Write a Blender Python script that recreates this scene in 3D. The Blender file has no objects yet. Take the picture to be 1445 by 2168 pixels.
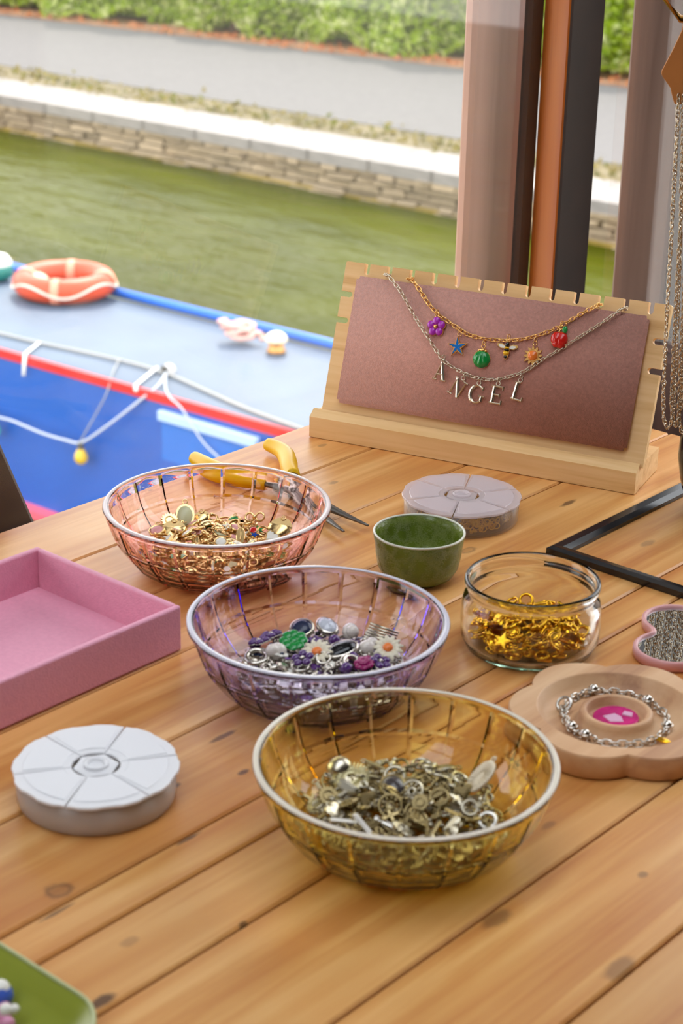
import bpy, bmesh, math, random
import numpy as np
from mathutils import Matrix, Vector
random.seed(7); np.random.seed(7)
SC = bpy.context.scene; COL = SC.collection
PI = math.pi
TZ = 0.75                                   # table top height; X = across the planks, Y = along the planks

# ------------------------------------------------------------------ camera, sky, sun, exposure
cd = bpy.data.cameras.new('camera'); cam = bpy.data.objects.new('camera', cd); COL.objects.link(cam); SC.camera = cam
cd.sensor_fit = 'VERTICAL'; cd.sensor_height = 36; cd.sensor_width = 24; cd.lens = 63.74
cd.clip_start = .02; cd.clip_end = 500
_p, _r, _a = 0.381706, 0.021004, 0.711087   # pitch down, roll, heading
_f = Vector((0, math.cos(_p), -math.sin(_p))); _x = Vector((1, 0, 0)); _u = _x.cross(_f)
_rr = math.cos(_r)*_x + math.sin(_r)*_u; _uu = -math.sin(_r)*_x + math.cos(_r)*_u
_m = Matrix((( _rr.x, _uu.x, -_f.x), (_rr.y, _uu.y, -_f.y), (_rr.z, _uu.z, -_f.z)))
cam.matrix_world = Matrix.Translation((0, 0, TZ + .4891)) @ Matrix.Rotation(_a, 4, 'Z') @ _m.to_4x4()
cd.dof.use_dof = True; cd.dof.focus_distance = 1.37; cd.dof.aperture_fstop = 14

w = bpy.data.worlds.new('sky'); SC.world = w; w.use_nodes = True
wn = w.node_tree; wn.nodes.clear()
_o = wn.nodes.new('ShaderNodeOutputWorld'); _b = wn.nodes.new('ShaderNodeBackground'); _rmp = wn.nodes.new('ShaderNodeValToRGB')
_tc = wn.nodes.new('ShaderNodeTexCoord'); _sx = wn.nodes.new('ShaderNodeSeparateXYZ')
wn.links.new(_tc.outputs['Generated'], _sx.inputs[0]); wn.links.new(_sx.outputs['Z'], _rmp.inputs[0])
_rmp.color_ramp.elements[0].color = (1, .97, .93, 1); _rmp.color_ramp.elements[1].color = (.86, .92, 1, 1)
_rmp.color_ramp.elements[1].position = .8
wn.links.new(_rmp.outputs[0], _b.inputs[0]); wn.links.new(_b.outputs[0], _o.inputs[0])
_b.inputs[1].default_value = 2.2

sl = bpy.data.lights.new('sun', 'SUN'); sun = bpy.data.objects.new('sun', sl); COL.objects.link(sun)
sl.energy = 2.1; sl.angle = math.radians(2.0); sl.color = (1, .93, .82)
_el = math.radians(48)
_d = Vector((.652*math.cos(_el), -.757*math.cos(_el), -math.sin(_el)))
sun.rotation_euler = _d.to_track_quat('-Z', 'Y').to_euler()

SC.view_settings.view_transform = 'Standard'; SC.view_settings.look = 'None'
SC.view_settings.gamma = 1; SC.view_settings.use_curve_mapping = False
SC.view_settings.exposure = 0.86

# ------------------------------------------------------------------ materials
def lin(c):
    return tuple(((v/255)/12.92 if v/255 <= .04045 else ((v/255+.055)/1.055)**2.4) for v in c)
MATS = {}
def pm(name, rgb, rough=.5, metal=0., spec=.5, var=0., vscale=40, bump=0., bscale=200, trans=0., ior=1.45, sheen=0., coat=0., emit=None, alpha=1.0, stretch=(1, 1, 1), objvar=0.):
    """procedural principled material; rgb in sRGB 0-255, optional noise variation of colour and relief"""
    if name in MATS: return MATS[name]
    m = bpy.data.materials.new(name); m.use_nodes = True; nt = m.node_tree; b = nt.nodes['Principled BSDF']
    c = lin(rgb); b.inputs['Base Color'].default_value = (*c, 1)
    b.inputs['Roughness'].default_value = rough; b.inputs['Metallic'].default_value = metal
    b.inputs['Specular IOR Level'].default_value = spec; b.inputs['IOR'].default_value = ior
    b.inputs['Transmission Weight'].default_value = trans; b.inputs['Sheen Weight'].default_value = sheen
    b.inputs['Coat Weight'].default_value = coat; b.inputs['Alpha'].default_value = alpha
    if var or bump or objvar:
        tc = nt.nodes.new('ShaderNodeTexCoord'); mp = nt.nodes.new('ShaderNodeMapping')
        mp.inputs['Scale'].default_value = stretch; nt.links.new(tc.outputs['Object'], mp.inputs[0])
    if var or objvar:
        n = nt.nodes.new('ShaderNodeTexNoise'); n.inputs['Scale'].default_value = vscale; n.inputs['Detail'].default_value = 5
        nt.links.new(mp.outputs[0], n.inputs['Vector'])
        r = nt.nodes.new('ShaderNodeValToRGB')
        r.color_ramp.elements[0].position = .3; r.color_ramp.elements[1].position = .72
        r.color_ramp.elements[0].color = (*[max(0, v*(1-var)) for v in c], 1)
        r.color_ramp.elements[1].color = (*[min(1, v*(1+var*.6)) for v in c], 1)
        nt.links.new(n.outputs['Fac'], r.inputs[0]); out = r.outputs[0]
        if objvar:
            oi = nt.nodes.new('ShaderNodeObjectInfo'); mr = nt.nodes.new('ShaderNodeMapRange')
            mr.inputs['To Min'].default_value = 1-objvar; mr.inputs['To Max'].default_value = 1+objvar
            nt.links.new(oi.outputs['Random'], mr.inputs['Value'])
            hs = nt.nodes.new('ShaderNodeHueSaturation'); nt.links.new(out, hs.inputs['Color']); nt.links.new(mr.outputs[0], hs.inputs['Value'])
            out = hs.outputs[0]
        nt.links.new(out, b.inputs['Base Color'])
    if bump:
        n = nt.nodes.new('ShaderNodeTexNoise'); n.inputs['Scale'].default_value = bscale; n.inputs['Detail'].default_value = 4
        nt.links.new(mp.outputs[0], n.inputs['Vector'])
        bp = nt.nodes.new('ShaderNodeBump'); bp.inputs['Strength'].default_value = bump; bp.inputs['Distance'].default_value = .002
        nt.links.new(n.outputs['Fac'], bp.inputs['Height']); nt.links.new(bp.outputs[0], b.inputs['Normal'])
    MATS[name] = m; return m

def glass_mat(name, sigma, ior=1.47, rough=0.0, tint=(1, 1, 1)):
    """clear glass whose colour deepens with the path through it (volume absorption)"""
    m = bpy.data.materials.new(name); m.use_nodes = True; nt = m.node_tree; nt.nodes.clear()
    o = nt.nodes.new('ShaderNodeOutputMaterial'); g = nt.nodes.new('ShaderNodeBsdfGlass'); v = nt.nodes.new('ShaderNodeVolumeAbsorption')
    g.inputs['IOR'].default_value = ior; g.inputs['Roughness'].default_value = rough; g.inputs['Color'].default_value = (*tint, 1)
    d = max(sigma)*1.02; v.inputs['Density'].default_value = d; v.inputs['Color'].default_value = (*[1-s/d for s in sigma], 1)
    nt.links.new(g.outputs[0], o.inputs['Surface']); nt.links.new(v.outputs[0], o.inputs['Volume'])
    return m

def schlick(nt, f0):
    """reflectance of a thin sheet, the same from both of its sides"""
    g = nt.nodes.new('ShaderNodeNewGeometry'); d = nt.nodes.new('ShaderNodeVectorMath'); d.operation = 'DOT_PRODUCT'
    nt.links.new(g.outputs['Normal'], d.inputs[0]); nt.links.new(g.outputs['Incoming'], d.inputs[1]); last = d.outputs['Value']
    for op, v, sw in (('ABSOLUTE', None, 0), ('SUBTRACT', 1, 1), ('POWER', 5, 0), ('MULTIPLY', 1-f0, 0), ('ADD', f0, 0)):
        m = nt.nodes.new('ShaderNodeMath'); m.operation = op; m.use_clamp = True
        nt.links.new(last, m.inputs[1 if sw else 0])
        if v is not None: m.inputs[0 if sw else 1].default_value = v
        last = m.outputs[0]
    return last

def pane_mat():
    m = bpy.data.materials.new('window_glass'); m.use_nodes = True; nt = m.node_tree; nt.nodes.clear()
    o = nt.nodes.new('ShaderNodeOutputMaterial'); t = nt.nodes.new('ShaderNodeBsdfTransparent'); g = nt.nodes.new('ShaderNodeBsdfGlossy')
    g.inputs['Roughness'].default_value = .01
    mx = nt.nodes.new('ShaderNodeMixShader'); nt.links.new(schlick(nt, .03), mx.inputs[0]); nt.links.new(t.outputs[0], mx.inputs[1]); nt.links.new(g.outputs[0], mx.inputs[2])
    du = nt.nodes.new('ShaderNodeBsdfTranslucent'); du.inputs['Color'].default_value = (.9, .88, .85, 1)
    n = nt.nodes.new('ShaderNodeTexNoise'); n.inputs['Scale'].default_value = 9; n.inputs['Detail'].default_value = 6
    mr = nt.nodes.new('ShaderNodeMapRange'); mr.inputs['From Min'].default_value = .35; mr.inputs['From Max'].default_value = .75
    mr.inputs['To Min'].default_value = .006; mr.inputs['To Max'].default_value = .018
    tc = nt.nodes.new('ShaderNodeTexCoord'); nt.links.new(tc.outputs['Object'], n.inputs['Vector']); nt.links.new(n.outputs['Fac'], mr.inputs['Value'])
    m2 = nt.nodes.new('ShaderNodeMixShader'); nt.links.new(mr.outputs[0], m2.inputs[0]); nt.links.new(mx.outputs[0], m2.inputs[1]); nt.links.new(du.outputs[0], m2.inputs[2])
    nt.links.new(m2.outputs[0], o.inputs[0]); return m

def frosted(name, rgb, op, rough=.25, tr=.15):
    """milky polypropylene: part see-through, part scattering, with a soft gloss"""
    m = bpy.data.materials.new(name); m.use_nodes = True; nt = m.node_tree; nt.nodes.clear()
    o = nt.nodes.new('ShaderNodeOutputMaterial'); t = nt.nodes.new('ShaderNodeBsdfTransparent'); d = nt.nodes.new('ShaderNodeBsdfDiffuse'); l = nt.nodes.new('ShaderNodeBsdfTranslucent')
    g = nt.nodes.new('ShaderNodeBsdfGlossy'); g.inputs['Roughness'].default_value = rough
    c = lin(rgb); d.inputs['Color'].default_value = (*c, 1); l.inputs['Color'].default_value = (*c, 1); t.inputs['Color'].default_value = (.97, .96, .96, 1)
    a = nt.nodes.new('ShaderNodeMixShader'); a.inputs[0].default_value = tr; nt.links.new(d.outputs[0], a.inputs[1]); nt.links.new(l.outputs[0], a.inputs[2])
    b = nt.nodes.new('ShaderNodeMixShader'); b.inputs[0].default_value = op; nt.links.new(t.outputs[0], b.inputs[1]); nt.links.new(a.outputs[0], b.inputs[2])
    e = nt.nodes.new('ShaderNodeMixShader'); nt.links.new(schlick(nt, .035), e.inputs[0]); nt.links.new(b.outputs[0], e.inputs[1]); nt.links.new(g.outputs[0], e.inputs[2])
    nt.links.new(e.outputs[0], o.inputs[0]); return m

def wood(name, dark, mid, light, axis='Y', fine=130, rough=.42, knots=(), objvar=.12, blotch=.35, bump=.15, world=True, ringscale=1.0, scale=1.0):
    """wood with stretched grain along one axis; knots are stains at fixed spots of the board"""
    m = bpy.data.materials.new(name); m.use_nodes = True; nt = m.node_tree; b = nt.nodes['Principled BSDF']
    L = nt.links.new
    if world:
        src = nt.nodes.new('ShaderNodeNewGeometry').outputs['Position']
    else:
        src = nt.nodes.new('ShaderNodeTexCoord').outputs['Object']
    oi = nt.nodes.new('ShaderNodeObjectInfo')
    add = nt.nodes.new('ShaderNodeVectorMath'); add.operation = 'MULTIPLY_ADD'
    cmb = nt.nodes.new('ShaderNodeCombineXYZ')
    for i in range(3): L(oi.outputs['Random'], cmb.inputs[i])
    L(cmb.outputs[0], add.inputs[0]); add.inputs[1].default_value = (3.7, 5.1, 2.3) if objvar else (0, 0, 0); L(src, add.inputs[2])
    mp = nt.nodes.new('ShaderNodeMapping'); L(add.outputs[0], mp.inputs[0])
    s = {'X': (.045, 1, 1), 'Y': (1, .045, 1), 'Z': (1, 1, .045)}[axis]
    mp.inputs['Scale'].default_value = tuple(v*scale for v in s)
    n1 = nt.nodes.new('ShaderNodeTexNoise'); n1.inputs['Scale'].default_value = fine; n1.inputs['Detail'].default_value = 6; n1.inputs['Roughness'].default_value = .6
    L(mp.outputs[0], n1.inputs['Vector'])
    n2 = nt.nodes.new('ShaderNodeTexNoise'); n2.inputs['Scale'].default_value = fine*.16; n2.inputs['Detail'].default_value = 3; n2.inputs['Distortion'].default_value = .6
    L(mp.outputs[0], n2.inputs['Vector'])
    n3 = nt.nodes.new('ShaderNodeTexNoise'); n3.inputs['Scale'].default_value = 9*scale; n3.inputs['Detail'].default_value = 4
    L(src, n3.inputs['Vector'])
    mm = nt.nodes.new('ShaderNodeMath'); mm.operation = 'MULTIPLY_ADD'; L(n2.outputs['Fac'], mm.inputs[0]); mm.inputs[1].default_value = 9*ringscale; L(n1.outputs['Fac'], mm.inputs[2])
    sn = nt.nodes.new('ShaderNodeMath'); sn.operation = 'PINGPONG'; L(mm.outputs[0], sn.inputs[0]); sn.inputs[1].default_value = 1.0
    mix = nt.nodes.new('ShaderNodeMath'); mix.operation = 'MULTIPLY_ADD'; L(n1.outputs['Fac'], mix.inputs[0]); mix.inputs[1].default_value = .75
    h = nt.nodes.new('ShaderNodeMath'); h.operation = 'MULTIPLY'; L(sn.outputs[0], h.inputs[0]); h.inputs[1].default_value = .3; L(h.outputs[0], mix.inputs[2])
    rp = nt.nodes.new('ShaderNodeValToRGB'); L(mix.outputs[0], rp.inputs[0])
    e = rp.color_ramp.elements; e[0].position = .22; e[0].color = (*lin(dark), 1); e[1].position = .78; e[1].color = (*lin(light), 1)
    k = e.new(.5); k.color = (*lin(mid), 1)
    # large blotches of varnish
    bl = nt.nodes.new('ShaderNodeMapRange'); L(n3.outputs['Fac'], bl.inputs['Value']); bl.inputs['From Min'].default_value = .35; bl.inputs['From Max'].default_value = .7
    bl.inputs['To Min'].default_value = 0; bl.inputs['To Max'].default_value = blotch
    mc = nt.nodes.new('ShaderNodeMix'); mc.data_type = 'RGBA'; mc.blend_type = 'MULTIPLY'; L(bl.outputs[0], mc.inputs['Factor']); L(rp.outputs[0], mc.inputs['A']); mc.inputs['B'].default_value = (.95, .66, .36, 1)
    hs = nt.nodes.new('ShaderNodeHueSaturation'); L(mc.outputs['Result'], hs.inputs['Color'])
    mr = nt.nodes.new('ShaderNodeMapRange'); L(oi.outputs['Random'], mr.inputs['Value']); mr.inputs['To Min'].default_value = 1-objvar; mr.inputs['To Max'].default_value = 1+objvar
    L(mr.outputs[0], hs.inputs['Value']); col = hs.outputs[0]
    if knots:
        pos = nt.nodes.new('ShaderNodeNewGeometry').outputs['Position']
        nz = nt.nodes.new('ShaderNodeTexNoise'); nz.inputs['Scale'].default_value = 160; L(pos, nz.inputs['Vector'])
        acc = None
        for (kx, ky, rx, ry, ring, st) in knots:
            rx, ry, st = rx*.85, ry*.85, st*.85
            a = nt.nodes.new('ShaderNodeVectorMath'); a.operation = 'SUBTRACT'; L(pos, a.inputs[0]); a.inputs[1].default_value = (kx, ky, TZ)
            c = nt.nodes.new('ShaderNodeVectorMath'); c.operation = 'MULTIPLY'; L(a.outputs[0], c.inputs[0]); c.inputs[1].default_value = (1/rx, 1/ry, 0)
            d = nt.nodes.new('ShaderNodeVectorMath'); d.operation = 'LENGTH'; L(c.outputs[0], d.inputs[0])
            nn = nt.nodes.new('ShaderNodeMath'); nn.operation = 'MULTIPLY_ADD'; L(nz.outputs['Fac'], nn.inputs[0]); nn.inputs[1].default_value = .7; L(d.outputs['Value'], nn.inputs[2])
            f = nt.nodes.new('ShaderNodeMapRange'); L(nn.outputs[0], f.inputs['Value']); f.inputs['From Min'].default_value = 1.0; f.inputs['From Max'].default_value = 1.5
            f.inputs['To Min'].default_value = st; f.inputs['To Max'].default_value = 0
            o = f.outputs[0]
            if ring:
                g = nt.nodes.new('ShaderNodeMapRange'); L(nn.outputs[0], g.inputs['Value']); g.inputs['From Min'].default_value = .8; g.inputs['From Max'].default_value = 1.05
                g.inputs['To Min'].default_value = .45; g.inputs['To Max'].default_value = 1
                q = nt.nodes.new('ShaderNodeMath'); q.operation = 'MULTIPLY'; L(o, q.inputs[0]); L(g.outputs[0], q.inputs[1]); o = q.outputs[0]
            if acc is None: acc = o
            else:
                q = nt.nodes.new('ShaderNodeMath'); q.operation = 'MAXIMUM'; L(acc, q.inputs[0]); L(o, q.inputs[1]); acc = q.outputs[0]
        mk = nt.nodes.new('ShaderNodeMix'); mk.data_type = 'RGBA'; L(acc, mk.inputs['Factor']); L(col, mk.inputs['A']); mk.inputs['B'].default_value = (*lin((62, 36, 26)), 1)
        col = mk.outputs['Result']
    L(col, b.inputs['Base Color'])
    rr = nt.nodes.new('ShaderNodeMapRange'); L(n3.outputs['Fac'], rr.inputs['Value']); rr.inputs['To Min'].default_value = rough-.1; rr.inputs['To Max'].default_value = rough+.12; L(rr.outputs[0], b.inputs['Roughness'])
    bp = nt.nodes.new('ShaderNodeBump'); bp.inputs['Strength'].default_value = bump; bp.inputs['Distance'].default_value = .001; L(mix.outputs[0], bp.inputs['Height']); L(bp.outputs[0], b.inputs['Normal'])
    return m

GOLD = pm('gold_metal', (238, 202, 140), .22, 1.0); DGOLD = pm('deep_gold_metal', (226, 170, 40), .25, 1.0)
SILV = pm('silver_metal', (205, 198, 186), .22, 1.0); BRONZE = pm('antique_bronze_metal', (160, 142, 100), .35, 1.0)
PEWT = pm('dull_pewter_metal', (204, 196, 176), .3, 1.0); STEEL = pm('pliers_steel', (120, 116, 110), .38, 1.0)
WHITEE = pm('white_enamel', (235, 232, 222), .2); PINKE = pm('pink_enamel', (226, 160, 158), .2); BLUEE = pm('blue_enamel', (28, 70, 160), .2)
GREENE = pm('green_enamel', (20, 140, 60), .18, spec=.7); REDE = pm('red_enamel', (200, 30, 24), .15, spec=.7); JADE = pm('pale_jade_stone', (206, 204, 160), .25)
ORANGEE = pm('orange_enamel', (240, 130, 60), .3); BLACKE = pm('black_enamel', (16, 16, 22), .15, spec=.7); NAVYE = pm('navy_enamel', (40, 48, 74), .2)
PURPE = pm('purple_glass_bead', (84, 44, 112), .12, spec=.8); MAGE = pm('magenta_flower_bead', (150, 30, 96), .25); PEARL = pm('pearl_bead', (226, 216, 206), .2, coat=.4)
YELE = pm('yellow_enamel', (236, 184, 30), .2); VIOE = pm('violet_enamel', (170, 44, 178), .22, spec=.7); AZURE = pm('azure_enamel', (20, 110, 190), .18, spec=.7)
BLACKM = pm('black_metal', (20, 18, 20), .16, spec=.7)

# ------------------------------------------------------------------ mesh helpers
class MB:
    def __init__(s): s.v = []; s.f = []; s.sm = []
    def add(s, V, F, smooth=True, M=None):
        o = len(s.v)
        if M is not None: V = [tuple(M @ Vector(p)) for p in V]
        s.v += [tuple(p) for p in V]; s.f += [tuple(i+o for i in f) for f in F]; s.sm += [smooth]*len(F); return s
    def box(s, x0, x1, y0, y1, z0, z1, M=None):
        V = [(x, y, z) for z in (z0, z1) for y in (y0, y1) for x in (x0, x1)]
        return s.add(V, [(0, 2, 3, 1), (4, 5, 7, 6), (0, 1, 5, 4), (2, 6, 7, 3), (0, 4, 6, 2), (1, 3, 7, 5)], False, M)
    def bbox(s, x0, x1, y0, y1, z0, z1, b=.002, seg=2, M=None):
        bm = bmesh.new(); bmesh.ops.create_cube(bm, size=1)
        for v in bm.verts: v.co = Vector(((x0+x1)/2+v.co.x*(x1-x0), (y0+y1)/2+v.co.y*(y1-y0), (z0+z1)/2+v.co.z*(z1-z0)))
        bmesh.ops.bevel(bm, geom=list(bm.edges), offset=b, segments=seg, affect='EDGES', profile=.5)
        return s.bm(bm, M)
    def bm(s, bm, M=None, smooth=False):
        bm.verts.index_update(); V = [tuple(v.co) for v in bm.verts]; F = [tuple(v.index for v in f.verts) for f in bm.faces]; bm.free()
        return s.add(V, F, smooth, M)
    def prism(s, pts, z0, z1, bev=0., M=None, smooth=False):
        """outline extruded along z; bev draws the top edge in"""
        n = len(pts); pts = [Vector((p[0], p[1])) for p in pts]
        rings = [[(p.x, p.y, z0) for p in pts], [(p.x, p.y, z1-bev) for p in pts]]
        if bev:
            q = []
            for i in range(n):
                a, b, c = pts[i-1], pts[i], pts[(i+1) % n]
                d1 = (b-a).normalized(); d2 = (c-b).normalized(); nn = Vector((-(d1.y+d2.y), d1.x+d2.x))
                l = nn.length; nn = nn/l if l > 1e-6 else Vector((-d1.y, d1.x))
                k = bev/max(.35, math.sqrt(max(0, (1+d1.dot(d2))/2)))
                q.append((b.x+nn.x*k, b.y+nn.y*k, z1))
            rings.append(q)
        V = [p for r in rings for p in r]; F = [tuple(reversed(range(n)))]
        for k in range(len(rings)-1):
            for i in range(n): j = (i+1) % n; F.append((k*n+i, k*n+j, (k+1)*n+j, (k+1)*n+i))
        F.append(tuple(range((len(rings)-1)*n, len(rings)*n)))
        return s.add(V, F, smooth, M)
    def lathe(s, prof, n=32, M=None, smooth=True, closed=False):
        """profile of (r, z) turned about z; closed joins the last ring to the first"""
        V = []; F = []
        for (r, z) in prof:
            for i in range(n): a = 2*PI*i/n; V.append((r*math.cos(a), r*math.sin(a), z))
        m = len(prof)
        for k in range(m if closed else m-1):
            k2 = (k+1) % m
            for i in range(n): j = (i+1) % n; F.append((k*n+i, k*n+j, k2*n+j, k2*n+i))
        if not closed:
            if prof[0][0] > 1e-6: F.append(tuple(reversed(range(n))))
            if prof[-1][0] > 1e-6: F.append(tuple(range((m-1)*n, m*n)))
        return s.add(V, F, smooth, M)
    def ball(s, c, r, n=12, m=8, sc=(1, 1, 1), M=None):
        pr = [(math.sin(PI*k/m)*r, -math.cos(PI*k/m)*r) for k in range(m+1)]
        T = Matrix.Translation(c) @ Matrix.Diagonal((*sc, 1))
        if M is not None: T = M @ T
        return s.lathe([(max(a, 1e-5), b) for a, b in pr], n, T)
    def torus(s, c, R, r, n=16, m=6, M=None, arc=1.0):
        V = []; F = []
        for i in range(n):
            a = 2*PI*i/n
            for k in range(m): b = 2*PI*k/m; V.append(((R+r*math.cos(b))*math.cos(a), (R+r*math.cos(b))*math.sin(a), r*math.sin(b)))
        N = n if arc >= 1 else int(n*arc)
        for i in range(N):
            j = (i+1) % n
            for k in range(m): l = (k+1) % m; F.append((i*m+k, j*m+k, j*m+l, i*m+l))
        T = Matrix.Translation(c); T = M @ T if M is not None else T
        return s.add(V, F, True, T)
    def tube(s, pts, rad, n=8, M=None, closed=False, flat=1.0):
        pts = [Vector(p) for p in pts]; N = len(pts)
        if not hasattr(rad, '__len__'): rad = [rad]*N
        V = []; F = []; up = None
        for i, p in enumerate(pts):
            t = (pts[(i+1) % N]-pts[i-1]) if closed else (pts[min(i+1, N-1)]-pts[max(i-1, 0)])
            t.normalize()
            if up is None: up = Vector((0, 0, 1)) if abs(t.z) < .9 else Vector((1, 0, 0))
            sd = t.cross(up); sd.normalize(); up = sd.cross(t); up.normalize()
            for k in range(n):
                a = 2*PI*k/n; V.append(tuple(p+sd*math.cos(a)*rad[i]+up*math.sin(a)*rad[i]*flat))
        for i in range(N if closed else N-1):
            j = (i+1) % N
            for k in range(n): l = (k+1) % n; F.append((i*n+k, i*n+l, j*n+l, j*n+k))
        if not closed: F.append(tuple(reversed(range(n)))); F.append(tuple(range((N-1)*n, N*n)))
        return s.add(V, F, True, M)
    def link(s, c, t, nrm, ln, wd, r, n=10, m=5):
        """one oval chain link centred at c, long axis t, lying in the plane with normal nrm"""
        t = Vector(t).normalized(); nrm = Vector(nrm); sd = nrm.cross(t).normalized()
        st = (ln-wd)/2; pts = []
        for i in range(n):
            a = 2*PI*(i+.5)/n; x = math.cos(a)*wd/2; y = math.sin(a)*wd/2; x += st if x > 0 else -st
            pts.append(Vector(c)+t*x+sd*y)
        return s.tube(pts, r, m, closed=True)
    def chain(s, pts, pitch, ln, wd, r, seed=0, nrm=(0, 0, 1), n=10, m=5, wob=.35):
        rnd = random.Random(seed); P = [Vector(p) for p in pts]
        seg = [(P[i+1]-P[i]).length for i in range(len(P)-1)]; tot = sum(seg); k = max(2, int(tot/pitch))
        for j in range(k):
            d = (j+.5)*tot/k; i = 0
            while i < len(seg)-1 and d > seg[i]: d -= seg[i]; i += 1
            c = P[i].lerp(P[i+1], d/max(seg[i], 1e-9)); t = (P[i+1]-P[i]).normalized()
            nn = Vector(nrm); nn = (nn-t*nn.dot(t))
            if nn.length < 1e-4: nn = t.orthogonal()
            nn.normalize(); b = t.cross(nn)
            a = (PI/4 if j % 2 else -PI/4)+rnd.uniform(-wob, wob)
            s.link(c, t, nn*math.cos(a)+b*math.sin(a), ln, wd, r, n, m)
        return s
    def mesh(s, name):
        me = bpy.data.meshes.new(name); me.from_pydata(s.v, [], s.f); me.polygons.foreach_set('use_smooth', s.sm); me.update(); return me

def obj(name, mb, mat, parent=None, loc=None):
    me = mb if isinstance(mb, bpy.types.Mesh) else mb.mesh(name)
    if mat is not None and not me.materials: me.materials.append(mat)
    o = bpy.data.objects.new(name, me); COL.objects.link(o)
    if parent is not None: o.parent = parent
    if loc is not None: o.location = loc
    return o
def tag(o, label=None, cat=None, group=None, kind=None):
    if label: o['label'] = label
    if cat: o['category'] = cat
    if group: o['group'] = group
    if kind: o['kind'] = kind
    return o
def thing(name, label, cat, loc=(0, 0, 0), rz=0., group=None, M=None):
    o = bpy.data.objects.new(name, None); COL.objects.link(o); o.empty_display_size = .05
    if M is not None: o.matrix_world = M
    else: o.location = loc; o.rotation_euler = (0, 0, rz)
    return tag(o, label, cat, group)
def smooth_path(pts, k=6):
    P = [Vector(p) for p in pts]; out = []
    for i in range(len(P)-1):
        a, b, c, d = P[max(i-1, 0)], P[i], P[i+1], P[min(i+2, len(P)-1)]
        for j in range(k):
            t = j/k; out.append(.5*((2*b)+(c-a)*t+(2*a-5*b+4*c-d)*t*t+(3*b-a-3*c+d)*t**3))
    return out+[P[-1]]

# ------------------------------------------------------------------ the room
plaster = pm('cream_plaster', (224, 214, 198), .9, var=.1, vscale=6, bump=.2, bscale=60)
dkwood = wood('dark_stained_timber', (48, 28, 20), (70, 42, 30), (92, 58, 42), 'Z', 60, .55, objvar=0, blotch=.2)
orwood = wood('orange_varnished_timber', (124, 58, 12), (182, 98, 30), (208, 124, 46), 'Z', 60, .4, objvar=0, blotch=.2)
weath = wood('weathered_red_brown_timber', (156, 110, 94), (184, 138, 120), (198, 152, 134), 'Z', 50, .7, objvar=.06, blotch=.1)
floorwood = wood('floor_boards', (50, 36, 26), (66, 48, 36), (84, 62, 46), 'Y', 60, .6, objvar=0)
def struct(name, mb, m, parent=None): return tag(obj(name, mb, m, parent), kind='structure') if parent is None else obj(name, mb, m, parent)
struct('floor', MB().box(-1.02, 3.0, -2.6, 1.52, -.2, 0), floorwood)
LX0, LX1, LY0, LY1 = -.86, -.02, -2.0, 1.36           # ceiling opening added to let sky light in
cl = struct('ceiling', MB().box(-1.75, LX0, -2.6, 2.25, 2.36, 2.46).box(LX1, 3.1, -2.6, 2.25, 2.36, 2.46).box(LX0, LX1, -2.6, LY0, 2.36, 2.46).box(LX0, LX1, LY1, 2.25, 2.36, 2.46), plaster)
wl = struct('wall_left', MB().box(-.995, -.955, -2.6, 1.52, 0, .64).box(-.995, -.955, -2.6, .30, .64, 1.80), dkwood)
struct('wall_front', MB().box(-.955, 3.0, 1.452, 1.52, 0, .735).box(-.1, 3.0, 1.452, 1.52, .735, 1.80), dkwood)
struct('wall_right', MB().box(3.0, 3.1, -2.6, 1.52, 0, 2.36), pm('brown_panelling', (78, 56, 42), .7, var=.1, vscale=5))
struct('wall_back', MB().box(-1.02, 3.1, -2.7, -2.6, 0, 2.36), pm('brown_panelling', (78, 56, 42), .7, var=.1, vscale=5))
struct('roof_canopy', MB().box(-1.85, -1.021, -2.6, 2.2, 1.52, 1.56), dkwood)          # added unseen eave, cuts sky light beside the left window
struct('trim_1', MB().box(-1.02, -.955, -2.6, 1.52, 1.80, 2.36), dkwood)          # lintels above the windows
struct('trim_2', MB().box(-.955, 3.0, 1.452, 1.52, 1.80, 2.36), dkwood)
pg = pane_mat()
w3 = struct('window_3', MB().box(LX0, LX1, LY0, LY1, 2.43, 2.435), pg)      # added unseen roof light that brightens the table
for y in (-1.15, -.3, .55): struct('glazing_bar', MB().box(LX0, LX1, y-.02, y+.02, 2.38, 2.43), dkwood, w3)
w1 = struct('window_1', MB().box(-.972, -.969, .301, 1.3965, .64, 1.80), pg)
w2 = struct('window_2', MB().box(-.9436, -.101, 1.480, 1.483, .735, 1.80), pg)
# corner post: orange reveal towards the left window, shade painted on the face to the room
cp = struct('trim_3', MB().bbox(-.9739, -.9455, 1.3965, 1.448, .64, 1.80, .0015, 1), orwood)
struct('shade_side', MB().box(-.9455, -.9425, 1.3975, 1.448, .735, 1.80), pm('shaded_face_timber', (44, 27, 20), .7, var=.2, vscale=30), cp)
struct('window_gasket', MB().box(-.983, -.9741, 1.380, 1.3963, .64, 1.80), pm('black_gasket', (30, 24, 22), .8), w1)
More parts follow.
